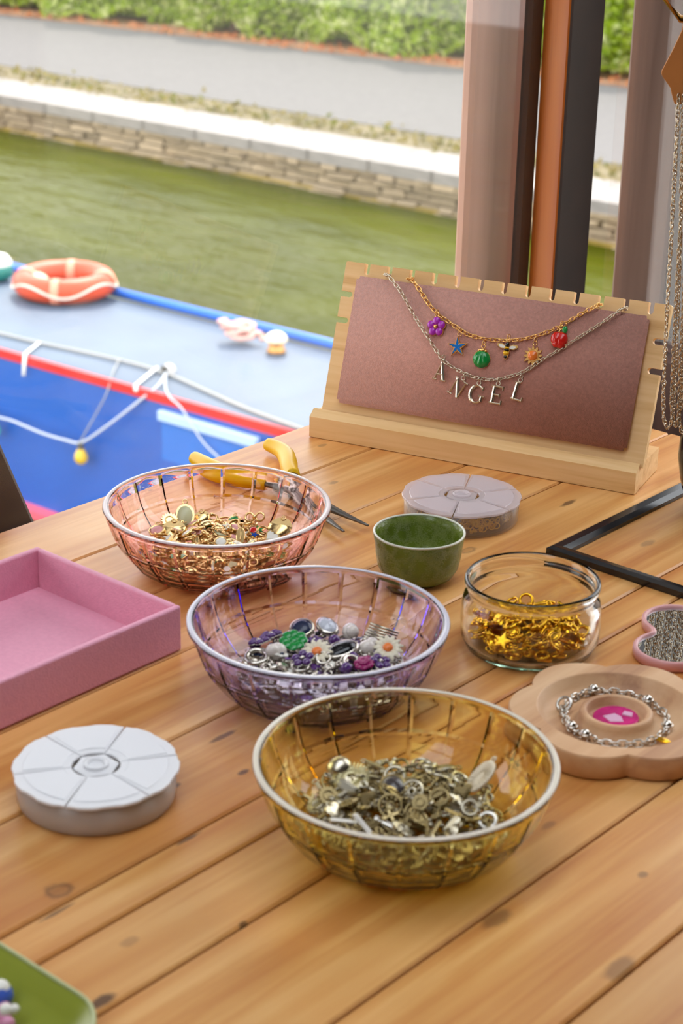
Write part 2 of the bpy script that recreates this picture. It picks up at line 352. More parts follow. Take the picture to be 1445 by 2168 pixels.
# posts standing outside
def post(x0, x1, y0, y1, label, m, z0=-3.2, z1=2.36):
    o = obj('timber_post', MB().bbox(x0, x1, y0, y1, z0, z1, .004, 1), m); tag(o, label, 'post'); return o
post(-1.016, -1.002, 1.332, 1.425, 'weathered reddish brown timber post outside the left window, beside the orange corner trim', weath)
p2 = post(-.950, -.889, 1.505, 1.575, 'weathered grey brown timber post outside behind the hanging silver chains', wood('grey_brown_timber', (100, 78, 68), (124, 100, 88), (144, 118, 104), 'Z', 50, .7, objvar=.06, blotch=.1))
obj('shade_side', MB().box(-.8889, -.886, 1.506, 1.70, -2.0, 2.3), MATS['shaded_face_timber'], p2)  # dark sheet over one side of the post; shade put into its colour
br = obj('timber_brace', MB().bbox(-.12, 0, -.04, .04, -.55, .9, .004, 1), pm('dark_brace_timber', (58, 34, 26), .7, var=.2, vscale=20))
br.matrix_world = Matrix.Translation((-1.041, .8079, TZ-.028)) @ Matrix.Rotation(PI/2, 4, 'Z') @ Matrix.Rotation(math.radians(-21.9), 4, 'Y')
tag(br, 'dark brown slanting timber outside the window at far left of the table', 'post')

# ------------------------------------------------------------------ canal, far bank
def water_mat():
    m = pm('canal_water', (126, 132, 42), .12, spec=.08, ior=1.17); nt = m.node_tree; b = nt.nodes['Principled BSDF']
    tc = nt.nodes.new('ShaderNodeTexCoord'); mp = nt.nodes.new('ShaderNodeMapping'); mp.inputs['Scale'].default_value = (.6, 1.6, 1)
    n = nt.nodes.new('ShaderNodeTexNoise'); n.inputs['Scale'].default_value = 2.2; n.inputs['Detail'].default_value = 5
    nt.links.new(tc.outputs['Object'], mp.inputs[0]); nt.links.new(mp.outputs[0], n.inputs['Vector'])
    bp = nt.nodes.new('ShaderNodeBump'); bp.inputs['Strength'].default_value = .6; bp.inputs['Distance'].default_value = .09
    nt.links.new(n.outputs['Fac'], bp.inputs['Height']); nt.links.new(bp.outputs[0], b.inputs['Normal'])
    n2 = nt.nodes.new('ShaderNodeTexNoise'); n2.inputs['Scale'].default_value = .5; n2.inputs['Detail'].default_value = 3; nt.links.new(mp.outputs[0], n2.inputs['Vector'])
    r = nt.nodes.new('ShaderNodeValToRGB'); r.color_ramp.elements[0].position = .35; r.color_ramp.elements[1].position = .7
    r.color_ramp.elements[0].color = (*lin((56, 60, 4)), 1); r.color_ramp.elements[1].color = (*lin((76, 79, 10)), 1)
    nt.links.new(n2.outputs['Fac'], r.inputs[0]); nt.links.new(r.outputs[0], b.inputs['Base Color'])
    return m
WZ = TZ-3.911
tag(obj('water', MB().box(-70, 30, -6, 30, WZ-.2, WZ), water_mat()), kind='structure')
bank = bpy.data.objects.new('canal_bank', None); COL.objects.link(bank); bank['kind'] = 'structure'
bank.matrix_world = Matrix.Translation((-15, 15.66, WZ)) @ Matrix.Rotation(math.radians(1.6), 4, 'Z')
stone_m = pm('bank_stone', (156, 136, 108), .9, var=.35, vscale=9, bump=.6, bscale=30, objvar=.22)
mort = pm('bank_mortar', (140, 122, 96), .95, var=.3, vscale=5)
obj('wall_core', MB().box(-30, 16, .06, 1.2, -.6, .36), mort, bank)
smesh = []
for k in range(8):
    rnd = random.Random(k); bm = bmesh.new(); bmesh.ops.create_cube(bm, size=1); bmesh.ops.bevel(bm, geom=list(bm.edges), offset=.09, segments=1, affect='EDGES')
    for v in bm.verts: v.co += Vector([rnd.uniform(-.07, .07) for _ in range(3)])
    me = MB().bm(bm).mesh('stone'); me.materials.append(stone_m); smesh.append(me)
rnd = random.Random(3); zz = -.06; nst = 0
for hgt in (.085, .07, .095, .075, .085):
    x = -8.5-rnd.random()*.3
    while x < 6.5:
        wd = rnd.uniform(.2, .52); o = obj('stone', rnd.choice(smesh), None, bank)
        o.location = (x+wd/2, .04+rnd.uniform(-.03, .03), zz+hgt/2); o.scale = (wd-.02, .2, hgt-.012); x += wd; nst += 1
    zz += hgt
cope = pm('coping_stone', (142, 135, 128), .85, var=.2, vscale=4, bump=.4, bscale=20, objvar=.06)
cbm = MB().bbox(-.5, .5, -.5, .5, -.5, .5, .03, 1).mesh('coping_stone'); cbm.materials.append(cope)
x = -9
while x < 7:
    o = obj('coping_stone', cbm, None, bank); o.location = (x+.45, .42, .405); o.scale = (.89, .98, .14); x += .9
moss = pm('waterline_moss', (142, 118, 48), .9, var=.35, vscale=3)
obj('tide_line', MB().box(-30, 16, -.045, .05, -.3, .045), moss, bank)
verge = pm('dry_verge', (110, 98, 70), .95, var=.35, vscale=2.5, bump=.5, bscale=30)
tag(obj('ground', MB().box(-30, 16, .9, 3, -.3, .46), verge, bank), None)
asph = pm('pale_asphalt', (100, 96, 93), .9, var=.08, vscale=8, bump=.2, bscale=120)
pth = obj('towpath', MB().box(-34, 20, 1.75, 7.2, -.3, .47), asph, bank)
soil = pm('leaf_litter_soil', (150, 112, 84), .95, var=.35, vscale=3)
ps = bpy.data.objects.new('hedge_bank', None); COL.objects.link(ps); ps['kind'] = 'structure'
ps.matrix_world = Matrix.Translation((-17.5, 22.2, WZ+.47)) @ Matrix.Rotation(math.radians(6.3), 4, 'Z')
obj('soil', MB().box(-20, 20, -.1, 8, -.3, .03), soil, ps)

def leaves(name, n, gen, size, m, parent=None, seed=1):
    r = np.random.RandomState(seed); P = gen(r, n); S = r.uniform(size[0], size[1], n)
    A = r.normal(size=(n, 3)); A /= np.linalg.norm(A, axis=1)[:, None]; B = r.normal(size=(n, 3)); B -= (B*A).sum(1)[:, None]*A; B /= np.linalg.norm(B, axis=1)[:, None]
    a = A*S[:, None]; b = B*S[:, None]*.55
    V = np.stack([P-a, P-b*1.0+a*.1, P+a, P+b+a*.1], 1).reshape(-1, 3); F = np.arange(4*n).reshape(-1, 4)
    me = bpy.data.meshes.new(name); me.from_pydata(V.tolist(), [], F.tolist()); me.materials.append(m)
    o = bpy.data.objects.new(name, me); COL.objects.link(o)
    if parent: o.parent = parent
    return o
def leafmat(name, c1, c2, c3):
    m = bpy.data.materials.new(name); m.use_nodes = True; nt = m.node_tree; b = nt.nodes['Principled BSDF']; L = nt.links.new
    g = nt.nodes.new('ShaderNodeNewGeometry'); r = nt.nodes.new('ShaderNodeValToRGB'); L(g.outputs['Random Per Island'], r.inputs[0])
    e = r.color_ramp.elements; e[0].color = (*lin(c1), 1); e[1].color = (*lin(c3), 1); k = e.new(.5); k.color = (*lin(c2), 1)
    b.inputs['Roughness'].default_value = .38; L(r.outputs[0], b.inputs['Base Color'])
    t = nt.nodes.new('ShaderNodeBsdfTranslucent'); L(r.outputs[0], t.inputs['Color']); mx = nt.nodes.new('ShaderNodeMixShader'); mx.inputs[0].default_value = .65
    L(b.outputs[0], mx.inputs[1]); L(t.outputs[0], mx.inputs[2]); L(mx.outputs[0], nt.nodes['Material Output'].inputs[0]); return m
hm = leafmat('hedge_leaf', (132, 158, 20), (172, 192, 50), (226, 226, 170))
def hedge_pts(r, n):
    x = r.uniform(-12, 12, n); z = r.uniform(0, 1, n)**.9*1.7
    lump = .28*np.sin(x*1.9)+.22*np.sin(x*4.3+1)+.2*np.sin(z*3+x)
    y = .25+lump*.6+.18*z+r.exponential(.16, n)
    lowcut = .12+.12*np.sin(x*2.6)+.1*np.sin(x*5.7)
    z = np.maximum(z, lowcut)
    return np.stack([x, y, z], 1)
hg = thing('hedge', 'long sunlit yellow green leafy hedge behind the grey towpath', 'hedge', M=ps.matrix_world.copy())
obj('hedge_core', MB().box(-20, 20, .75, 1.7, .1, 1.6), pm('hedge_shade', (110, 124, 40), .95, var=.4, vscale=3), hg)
obj('trunk', MB().tube([(-4.2, .45, 0), (-4.15, .6, 1.2)], .05), pm('hedge_bark', (96, 74, 58), .9), hg)
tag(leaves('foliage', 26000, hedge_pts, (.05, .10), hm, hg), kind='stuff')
lit = leaves('leaf_litter', 500, lambda r, n: np.stack([r.uniform(-12, 12, n), r.normal(.05, .12, n), r.uniform(.035, .07, n)], 1), (.05, .09), leafmat('fallen_leaf', (186, 110, 70), (206, 128, 80), (214, 156, 110)), None, 4)
lit.matrix_world = ps.matrix_world.copy(); tag(lit, 'scattered orange fallen leaves along the foot of the hedge', 'leaves', kind='stuff')
gr = leaves('verge_grass', 1000, lambda r, n: np.stack([r.uniform(-9, 8, n), 1.3+r.normal(0, .22, n), .46+r.uniform(0, .05, n)], 1), (.03, .07), leafmat('verge_blade', (102, 106, 44), (128, 116, 66), (140, 128, 88)), None, 5)
gr.matrix_world = bank.matrix_world.copy(); tag(gr, 'dry yellowish grass tufts between coping stones and towpath', 'grass', kind='stuff')

# ------------------------------------------------------------------ the narrowboat
BM = Matrix.Translation((-7.75, 7.08, TZ-2.911)) @ Matrix.Rotation(math.radians(3.3), 4, 'Z')
boat = thing('narrowboat', 'blue narrowboat with pale roof and red stripe moored on the canal', 'boat', M=BM)
bblue = pm('boat_blue_paint', (0, 78, 164), .36, var=.08, vscale=2.5)
broof = pm('boat_roof_paint', (86, 101, 118), .55, var=.16, vscale=1.5, spec=.35)
roof = MB(); sec = [(.0, 0), (.02, .008), (.3, .02), (.7, .03), (1.1, .02), (1.36, .0)]
V = [(x, y, z) for x in (-8, 7) for y, z in sec]+[(x, y, z-.05) for x in (-8, 7) for y, z in sec]; n = len(sec)
F = [(i, i+n, i+n+1, i+1) for i in range(n-1)]+[(2*n+i, 2*n+i+1, 3*n+i+1, 3*n+i) for i in range(n-1)]+[(0, 2*n, 3*n, n), (n-1, 2*n-1, 4*n-1, 3*n-1)]
roof.add(V, F, True); obj('roof', roof, broof, boat)
obj('cabin_side', MB().add([(-8, -.005, -.045), (7, -.005, -.045), (7, -.11, -.95), (-8, -.11, -.95), (-8, .1, -.045), (7, .1, -.045), (7, .1, -.95), (-8, .1, -.95)],
    [(0, 3, 2, 1), (4, 5, 6, 7), (0, 1, 5, 4), (3, 7, 6, 2), (1, 2, 6, 5), (0, 4, 7, 3)], False), bblue, boat)
obj('far_cabin_side', MB().box(-8, 7, 1.36, 1.42, -.95, -.02), bblue, boat)
obj('red_stripe', MB().box(-8, 7, -.016, .012, -.052, .004), pm('boat_red_paint', (206, 40, 42), .4), boat)
obj('handrail', MB().tube([(-8, 1.40, .035), (7, 1.40, .035)], .035, 8), pm('boat_rail_blue', (36, 104, 200), .4), boat)
obj('gunwale', MB().box(-8, 7, -.2, 0, -1.0, -.945), pm('boat_gunwale_red', (220, 92, 110), .5), boat)
obj('hull', MB().box(-8, 7, -.17, 1.5, -1.35, -1.0), pm('boat_hull_blue', (34, 66, 120), .5), boat)
hatch = obj('side_hatch', MB().bbox(.24, .98, -.045, -.02, -.62, -.11, .004, 1), pm('hatch_blue_paint', (38, 108, 196), .35, var=.05, vscale=4), boat)
obj('hatch_head', MB().bbox(.22, .99, -.06, -.015, -.145, -.085, .004, 1), pm('hatch_pale_paint', (170, 196, 230), .4), hatch)
def onboat(name, label, cat, loc, rz=0, group=None):
    return thing(name, label, cat, M=BM @ Matrix.Translation(loc) @ Matrix.Rotation(rz, 4, 'Z'), group=group)
lr = onboat('life_ring', 'orange life ring lying flat on the pale boat roof', 'life ring', (-1.79, 1.14, .032))
obj('ring_body', MB().torus((0, 0, .085), .275, .085, 40, 14), pm('life_ring_orange', (206, 74, 40), .45, var=.06, vscale=6), lr)
gl = [(.365*math.cos(a), .365*math.sin(a), .09+.035*math.cos(4*a)) for a in np.linspace(0, 2*PI, 49)[:-1]]
obj('grab_line', MB().tube(gl, .009, 6, closed=True), pm('pale_rope', (222, 206, 190), .8), lr)
for a in (.6, 2.17, 3.74, 5.31):
    Mx = Matrix.Rotation(a, 4, 'Z') @ Matrix.Translation((.275, 0, .085)) @ Matrix.Rotation(PI/2, 4, 'X')
    obj('strap', MB().lathe([(.088, -.03), (.0895, -.03), (.0895, .03), (.088, .03)], 20, Mx, closed=True), pm('life_ring_strap', (240, 150, 120), .5), lr)
tag(obj('float', MB().ball((0, 0, .06), .07, 14, 8, (1.25, 1, .85)), pm('float_cream', (236, 206, 176), .6)), 'small cream float resting inside the orange life ring', 'float').matrix_world = BM @ Matrix.Translation((-1.93, 1.02, .06))
mv = onboat('mushroom_vent', 'small cream and brass mushroom vent on the pale boat roof', 'vent', (.22, 1.05, .026))
obj('vent_cap', MB().lathe([(1e-5, .135), (.03, .132), (.055, .118), (.07, .095), (.072, .078), (.06, .07), (1e-5, .07)], 20), pm('vent_cream', (238, 222, 184), .4), mv)
obj('vent_neck', MB().lathe([(.062, 0), (.06, .02), (.048, .03), (.048, .072)], 18), pm('vent_brass', (190, 136, 78), .35, .8), mv)
cr = onboat('coiled_rope', 'pinkish coiled rope heap beside the mushroom vent', 'rope', (-.05, 1.07, .045), .3)
rp = [((.055+.02*math.sin(5*a))*math.cos(a)*1.7-.02*a/6, (.05+.015*math.cos(3*a))*math.sin(a), .02+.004*a+.015*math.sin(2.3*a)) for a in np.linspace(0, 8*PI*.99, 120)]
obj('rope_coil', MB().tube(rp, .017, 7), pm('pink_rope', (226, 176, 164), .9, bump=.5, bscale=300), cr)
obj('rope_knot', MB().ball((-.09, .03, .06), .03).ball((-.06, .05, .075), .025), pm('blue_rope', (70, 90, 170), .8), cr)
pt = onboat('planter', 'white topped green pot at the far left edge of the boat roof', 'pot', (-2.46, 1.1, .03))
obj('pot_body', MB().lathe([(.09, 0), (.12, .02), (.13, .1), (.12, .105), (.1, .1)], 20), pm('pot_green', (20, 128, 118), .4), pt)
obj('pot_filling', MB().lathe([(.118, .09), (.12, .13), (.09, .17), (.03, .19), (1e-5, .19)], 20), pm('pot_white', (240, 240, 232), .5), pt)
# festoon cables
wgrey = pm('grey_cable', (150, 150, 146), .6); wwhite = pm('clear_cable', (190, 196, 204), .5)
def cable(name, pts, r, m, label):
    c = obj(name, MB().tube(smooth_path(pts, 6), r, 6), m); c.matrix_world = BM.copy(); tag(c, label, 'cable'); return c
cable('cable', [(-3, .08, .03), (-1.391, .168, .03), (-1.05, .19, .03), (-.44, .245, .035), (.0, .24, .035), (.445, .15, .03), (.882, .06, .025), (1.6, -.02, .02)], .010, wgrey, 'grey cable lying along the near edge of the pale boat roof')
fl = thing('festoon_lights', 'string of festoon light bulbs sagging down the blue side of the boat', 'string lights', M=BM)
obj('cable', MB().tube(smooth_path([(-1.9, -.1, -.33), (-1.19, -.13, -.40), (-.969, -.135, -.40), (-.711, -.135, -.42), (-.5, -.13, -.42), (-.354, -.13, -.40), (-.165, -.1, -.262), (.06, -.03, -.06), (.13, .06, .03), (.02, .24, .045)], 6), .008), wwhite, fl)
obj('cable', MB().tube(smooth_path([(-.375, -.13, -.41), (-.31, -.115, -.3), (-.242, -.08, -.165), (-.2, -.05, -.06), (-.25, .05, .02), (-.38, .24, .04)], 6), .005), wgrey, fl)
obj('cable', MB().tube(smooth_path([(.02, .24, .045), (.18, .06, .03), (.3, -.03, .01), (.426, -.06, -.03), (.591, -.075, -.18), (.74, -.08, -.26), (.95, -.09, -.36)], 6), .0055), wwhite, fl)
def bulb(c, col, ti, lab):
    m = pm('bulb_glass_'+lab, col, .12, trans=.35, spec=.7)
    T = Matrix.Translation(c) @ ti
    b = obj('bulb', MB().lathe([(1e-5, -.125), (.02, -.122), (.036, -.108), (.043, -.085), (.039, -.06), (.026, -.035), (.018, -.02), (1e-5, -.02)], 20, T), m, fl)
    b['label'] = lab
    obj('socket', MB().lathe([(.017, -.03), (.02, -.028), (.02, .008), (.011, .02)], 14, T), pm('socket_grey', (78, 78, 74), .6), b)
bulb((-.36, -.135, -.42), (242, 204, 50), Matrix.Identity(4), 'yellow glass bulb with a grey socket')
bulb((-1.145, -.14, -.42), (90, 200, 190), Matrix.Identity(4), 'teal glass bulb at the left end of the string')
bulb((.02, .22, .07), (236, 232, 228), Matrix.Rotation(math.radians(65), 4, 'X') @ Matrix.Rotation(.3, 4, 'Y'), 'clear glass bulb lying on the roof edge')
tapem = pm('white_tape', (232, 232, 228), .6)
for k, (a, b) in enumerate([((-1.041, .19, .035), (-.931, -.06, -.11)), ((-.083, .27, .045), (.033, -.04, -.01))]):
    a, b = Vector(a), Vector(b); mid = Vector((b.x*.8+a.x*.2, -.018, .02)); o = obj('tape_strip', MB().tube([a, mid, b], .012, 6, flat=.35), tapem); o.matrix_world = BM.copy()
    tag(o, ['white tape strip over the red stripe, nearer the life ring', 'white tape strip over the roof edge beside the clear bulb'][k], 'tape')

# ------------------------------------------------------------------ the table
KN = [(-.5747, .468, .0075, .009, 1, .75), (-.6863, 1.0531, .003, .012, 0, .9), (-.4084, .5906, .006, .012, 0, .6), (-.345, .5973, .006, .013, 0, .55),
      (-.6049, .5712, .0035, .006, 0, 1), (-.588, .6071, .0025, .005, 0, .9), (-.6234, .6269, .0025, .012, 0, .8), (-.6857, .9305, .005, .009, 1, .6),
      (-.6023, 1.0281, .004, .010, 0, .45), (-.4968, .4251, .004, .009, 0, 1), (-.8388, .9635, .003, .006, 0, .5), (-.4921, .508, .002, .0035, 0, .85),
      (-.3781, .6688, .003, .004, 0, .6), (-.4379, .6743, .003, .007, 0, .45), (-.5624, .5418, .0015, .010, 0, .9), (-.5616, .4554, .0015, .014, 0, .8),
      (-.52, .463, .004, .006, 0, .35), (-.36, .52, .003, .004, 0, .5), (-.9, 1.02, .003, .006, 0, .5), (-.93, .86, .003, .006, 0, .45), (-.885, .70, .003, .007, 0, .45)]
pine = wood('table_pine', (190, 121, 60), (212, 154, 88), (230, 180, 116), 'Y', 120, .36, KN, .07, .42, .12)
table = thing('table', 'long pine plank table covered with bowls of jewellery charms', 'table', (0, 0, 0))
EDG = [-.9425, -.8675, -.7905, -.7157, -.642, -.5655, -.5378, -.4912, -.4142, -.3405, -.265, -.19, -.115]
for a, b in zip(EDG[:-1], EDG[1:]):
    g = .0007; dz = random.uniform(-.0003, .0003)
    o = obj('plank', MB().bbox(a+g, b-g, .05, 1.2417+random.uniform(-.001, .001), TZ-.03, TZ, .0012, 1), pine, table)
und = pm('table_underside', (70, 42, 24), .8)
obj('underframe', MB().box(-.93, -.125, .08, .16, TZ-.09, TZ-.0305).box(-.93, -.125, 1.10, 1.18, TZ-.09, TZ-.0305).box(-.935, -.12, .06, 1.235, TZ-.0335, TZ-.0303), und, table)  # thin sheet added beneath the planks keeps floor light out of the gaps
for x in (-.9, -.2):
    for y in (.1, 1.12): obj('leg', MB().bbox(x, x+.06, y, y+.06, 0, TZ-.0905, .003, 1), und, table)

# ------------------------------------------------------------------ bamboo necklace display
bam = wood('bamboo', (208, 158, 94), (232, 190, 130), (242, 204, 148), 'X', 200, .5, objvar=0, blotch=.12, bump=.08, world=False)
DM = Matrix.Translation((-.9212, 1.0275, TZ)) @ Matrix.Rotation(math.radians(15.55), 4, 'Z')
disp = thing('necklace_display', 'bamboo necklace display stand with pink velvet pad holding two charm necklaces', 'display stand', M=DM)
base = MB()
W = .2716
def xprism(mb, prof, x0, x1, M=None):
    n = len(prof); V = [(x0, a, b) for a, b in prof]+[(x1, a, b) for a, b in prof]
    F = [tuple(range(n)), tuple(reversed(range(n, 2*n)))]+[(i, i+n, (i+1) % n+n, (i+1) % n) for i in range(n)]
    return mb.add(V, F, False, M)
xprism(base, [(0, .0005), (0, .0175), (.0082, .0225), (.0082, .0005)], 0, W)
xprism(base, [(.0086, .0005), (.0086, .019), (.061, .019), (.061, .0005)], 0, W-.0006)
obj('base', base, bam, disp)
lean = math.atan(.36)
PMl = Matrix.Translation((0, .0022, 0)) @ Matrix.Rotation(PI/2-lean, 4, 'X')       # local x = along, y = up the panel, z = out of its face
# panel outline with notches (u, v)
def notch_path():
    P = []
    u0, u1, v0, v1 = .0062, .2738, .0200, .1432
    hw, dp = .0023, .0090
    ks = [.0251+i*.01945 for i in range(13)]
    P.append((u0, v0))
    for vc in (.0962, .1172):
        P += [(u0, vc-hw)]+[(u0+.0075+hw*math.sin(a), vc-hw*math.cos(a)) for a in np.linspace(0, PI, 7)]+[(u0, vc+hw)]
    P += [(u0, v1-.001), (u0+.001, v1)]
    for k in ks:
        P += [(k-hw, v1)]+[(k-hw*math.cos(a), v1-dp+hw-hw*math.sin(a)) for a in np.linspace(0, PI, 7)]+[(k+hw, v1)]
    P += [(u1-.001, v1), (u1, v1-.001)]
    for vc in (.1150, .0928):
        P += [(u1, vc+hw)]+[(u1-.0075-hw*math.sin(a), vc+hw*math.cos(a)) for a in np.linspace(0, PI, 7)]+[(u1, vc-hw)]
    P += [(u1, v0)]
    return P[::-1]
pn = MB(); pp = notch_path(); pn.prism(pp, -.006, 0, 0)
o = obj('panel', pn, bam, disp); o.matrix_local = PMl
velvet = pm('pink_velvet', (198, 140, 124), .95, var=.16, vscale=500, bump=.5, bscale=1500, sheen=.3)
bm = bmesh.new(); bmesh.ops.create_cube(bm, size=1)
for v in bm.verts: v.co = Vector((.1398+v.co.x*.2405, .0815+v.co.y*.1020, .0035+v.co.z*.007))
bmesh.ops.bevel(bm, geom=[e for e in bm.edges], offset=.0026, segments=3, affect='EDGES')
o = obj('velvet_pad', MB().bm(bm, smooth=True), velvet, disp); o.matrix_local = PMl @ Matrix.Translation((0, 0, .0002))
for x in (.262, .02): obj('rear_peg', MB().ball((x, .034, .0245), .0055), pm('peg_grey', (140, 138, 142), .4), disp)

# ------------------------------------------------------------------ charms used on the necklaces; local x right, y up, z out
def star_pts(n, R, r, rot=PI/2, curve=0):
    return [((R if i % 2 == 0 else r)*math.cos(rot+PI*i/n+(curve if i % 2 == 0 else 0)), (R if i % 2 == 0 else r)*math.sin(rot+PI*i/n+(curve if i % 2 == 0 else 0))) for i in range(2*n)]
def circ(R, n=20, sx=1, sy=1, c=(0, 0)): return [(c[0]+R*sx*math.cos(2*PI*i/n), c[1]+R*sy*math.sin(2*PI*i/n)) for i in range(n)]
NM = DM @ PMl
def ring_up(mb, y, R=.0016, r=.0004): return mb.torus((0, y, .001), R, r, 12, 5).torus((0, y+R*1.9, .0012), R*.9, r, 12, 5, Matrix.Translation((0, y+R*1.9, .0012)) @ Matrix.Rotation(1.1, 4, 'Y') @ Matrix.Translation((0, -y-R*1.9, -.0012)))
def strk(mb, p, q, w, M=None, h=.0016):
    p = Vector((*p, 0)); q = Vector((*q, 0)); t = (q-p).normalized(); s = Vector((-t.y, t.x, 0))*w/2
    V = [p-s, q-s, q+s, p+s, p-s*.9+Vector((0, 0, h*.6)), q-s*.9+Vector((0, 0, h*.6)), q+s*.9+Vector((0, 0, h*.6)), p+s*.9+Vector((0, 0, h*.6)), p+Vector((0, 0, h)), q+Vector((0, 0, h))]
    F = [(3, 2, 1, 0), (0, 1, 5, 4), (2, 3, 7, 6), (4, 5, 9, 8), (6, 7, 8, 9), (0, 4, 8, 7, 3), (1, 2, 6, 9, 5)]
    return mb.add([tuple(v) for v in V], F, False, M)
def letter(ch):
    mb = MB(); T = .0027; t = .0013; h = .0142; w = .0094
    if ch == 'A':
        strk(mb, (-.0038, .0004), (-.0002, h), .0014); strk(mb, (.0038, .0004), (-.0004, h), T); strk(mb, (-.0026, .0048), (.0026, .0048), t)
        strk(mb, (-.0054, .0005), (-.0018, .0005), t); strk(mb, (.0014, .0005), (.0058, .0005), t)
    if ch == 'N':
        strk(mb, (-.0038, .0004), (-.0038, h-.0004), .0013); strk(mb, (.0038, .0004), (.0038, h-.0004), .0013); strk(mb, (-.0042, h-.0006), (.0038, .0008), T)
        strk(mb, (-.0058, .0005), (-.0016, .0005), t); strk(mb, (.0018, h-.0005), (.0058, h-.0005), t); strk(mb, (-.0062, h-.0005), (-.003, h-.0005), t)
    if ch == 'G':
        A = np.linspace(.75, 2*PI-.55, 22); p = [(.0052*math.cos(a), h/2+.0067*math.sin(a)) for a in A]
        for i in range(21): strk(mb, p[i], p[i+1], T if 5 < i < 15 else .0016)
        strk(mb, (.0044, .0022), (.0044, .0062), T*.9); strk(mb, (.0018, .0062), (.0066, .0062), t); strk(mb, (.0044, h-.0036), (.0044, h-.0004), t)
    if ch == 'E':
        strk(mb, (-.0026, .0004), (-.0026, h-.0004), T)
        for y in (.0006, h-.0006): strk(mb, (-.0048, y), (.0044, y), t*1.2)
        strk(mb, (-.0026, h/2), (.0024, h/2), t*1.2); strk(mb, (.0046, 0), (.0046, .0034), t*1.2); strk(mb, (.0044, h), (.0044, h-.003), t*1.1); strk(mb, (.0024, h/2-.0014), (.0024, h/2+.0014), t)
    if ch == 'L':
        strk(mb, (-.0018, .0004), (-.0018, h-.0004), T); strk(mb, (-.004, .0006), (.0048, .0006), t*1.2); strk(mb, (-.0038, h-.0006), (.0006, h-.0006), t*1.1); strk(mb, (.005, 0), (.005, .0034), t*1.2)
    return ring_up(mb, h+.0016)
pend = 0.0083                                # pad surface height above the panel face
def neck(name, label, pts, m, links, z):
    n = thing(name, label, 'necklace', M=NM)
    P = [(pts[0][0], .137, -.009), (pts[0][0], .1364, -.002)]+[(u, v, z) for u, v in pts]+[(pts[-1][0], .1364, -.002), (pts[-1][0], .137, -.009)]
    return n, obj('chain', MB().chain(smooth_path(P, 5), *links, nrm=(0, 0, 1), seed=5), m, n)
gpts = [(.0648, .1352), (.0690, .1340), (.0760, .1279), (.0858, .118), (.0951, .1111), (.106, .1059), (.1209, .0995), (.1349, .0978), (.1503, .0986), (.1652, .1014), (.1794, .107), (.1932, .1147), (.2063, .1251), (.2185, .1338)]
spts = [(.0452, .1358), (.0491, .1345), (.0614, .1239), (.0743, .1088), (.0867, .0957), (.0991, .0826), (.1062, .0762), (.1191, .0707), (.1334, .0673), (.1489, .0678), (.1634, .0729), (.1738, .0788), (.1836, .0875), (.1969, .0978), (.213, .1115), (.2259, .1223), (.2385, .1340)]
GC = pm('necklace_gold', (244, 196, 120), .34, 1.0); SCH = pm('necklace_silver', (214, 202, 180), .32, 1.0)
gn, _ = neck('gold_necklace', 'gold chain necklace with six coloured enamel charms on the pink pad', gpts, GC, (.0036, .0050, .0031, .00046), .0087)
sn_, _ = neck('silver_necklace', 'silver chain necklace with letter charms spelling ANGEL on the pink pad', spts, SCH, (.0031, .0043, .0027, .00042), .0094)
def part(name, mb, m, parent, M=None, label=None):
    o = obj(name, mb, m, parent)
    if M is not None: o.matrix_local = M
    if label: o['label'] = label
    return o
def at(u, v, z=.0085, rot=0.): return Matrix.Translation((u, v, z)) @ Matrix.Rotation(rot, 4, 'Z')
# flower
c = part('flower_charm', ring_up(MB().lathe([(1e-5, 0), (.0015, .0), (.0015, .0028), (1e-5, .003)], 10), .0088), GC, gn, at(.0953, .1015, rot=.1), 'violet five petal flower charm')
fm = MB(); fg = MB()
for k in range(5):
    a = PI/2+2*PI*k/5; x, y = .0045*math.cos(a), .0045*math.sin(a); fm.ball((x, y, .0012), .0032, 12, 8, (1, 1.05, .55)); fg.ball((x, y, .0006), .0037, 12, 6, (1, 1, .35))
obj('petals', fm, VIOE, c); obj('petal_rims', fg, GC, c)
part('flower_centre', MB().ball((0, 0, .0026), .0011).ball((.001, .0008, .0026), .0006).ball((-.001, .0008, .0026), .0006).ball((0, -.0013, .0026), .0006), GC, c)
# starfish
def sstar(R, r, z0, z1, b): 
    out = []
    for i in range(5):
        a = PI/2+.12+2*PI*i/5
        for d, q in ((-.55, .42), (-.2, .75), (.03, 1.0), (.16, .96), (.3, .68), (.5, .42)): out.append((R*q*math.cos(a+d*(.62 if q > .5 else 1.0)), R*q*math.sin(a+d*(.62 if q > .5 else 1.0))))
    return out
c = part('starfish_charm', ring_up(MB().prism(star_pts(5, .0088, .0036, PI/2+.15), 0, .0014, .0003), .0098), GC, gn, at(.1155, .0885), 'blue enamel starfish charm')
obj('enamel', MB().prism(star_pts(5, .0076, .0024, PI/2+.15), .0012, .0021, .0004), AZURE, c)
dots = MB()
for i in range(5):
    a = PI/2+.15+2*PI*i/5
    for k in range(1, 6):
        for sgn in (-1, 1): dots.ball((.0014*k*math.cos(a)+sgn*(.0017-.00026*k)*-math.sin(a), .0014*k*math.sin(a)+sgn*(.0017-.00026*k)*math.cos(a), .0019), .0003, 6, 4)
obj('beading', dots, GC, c)
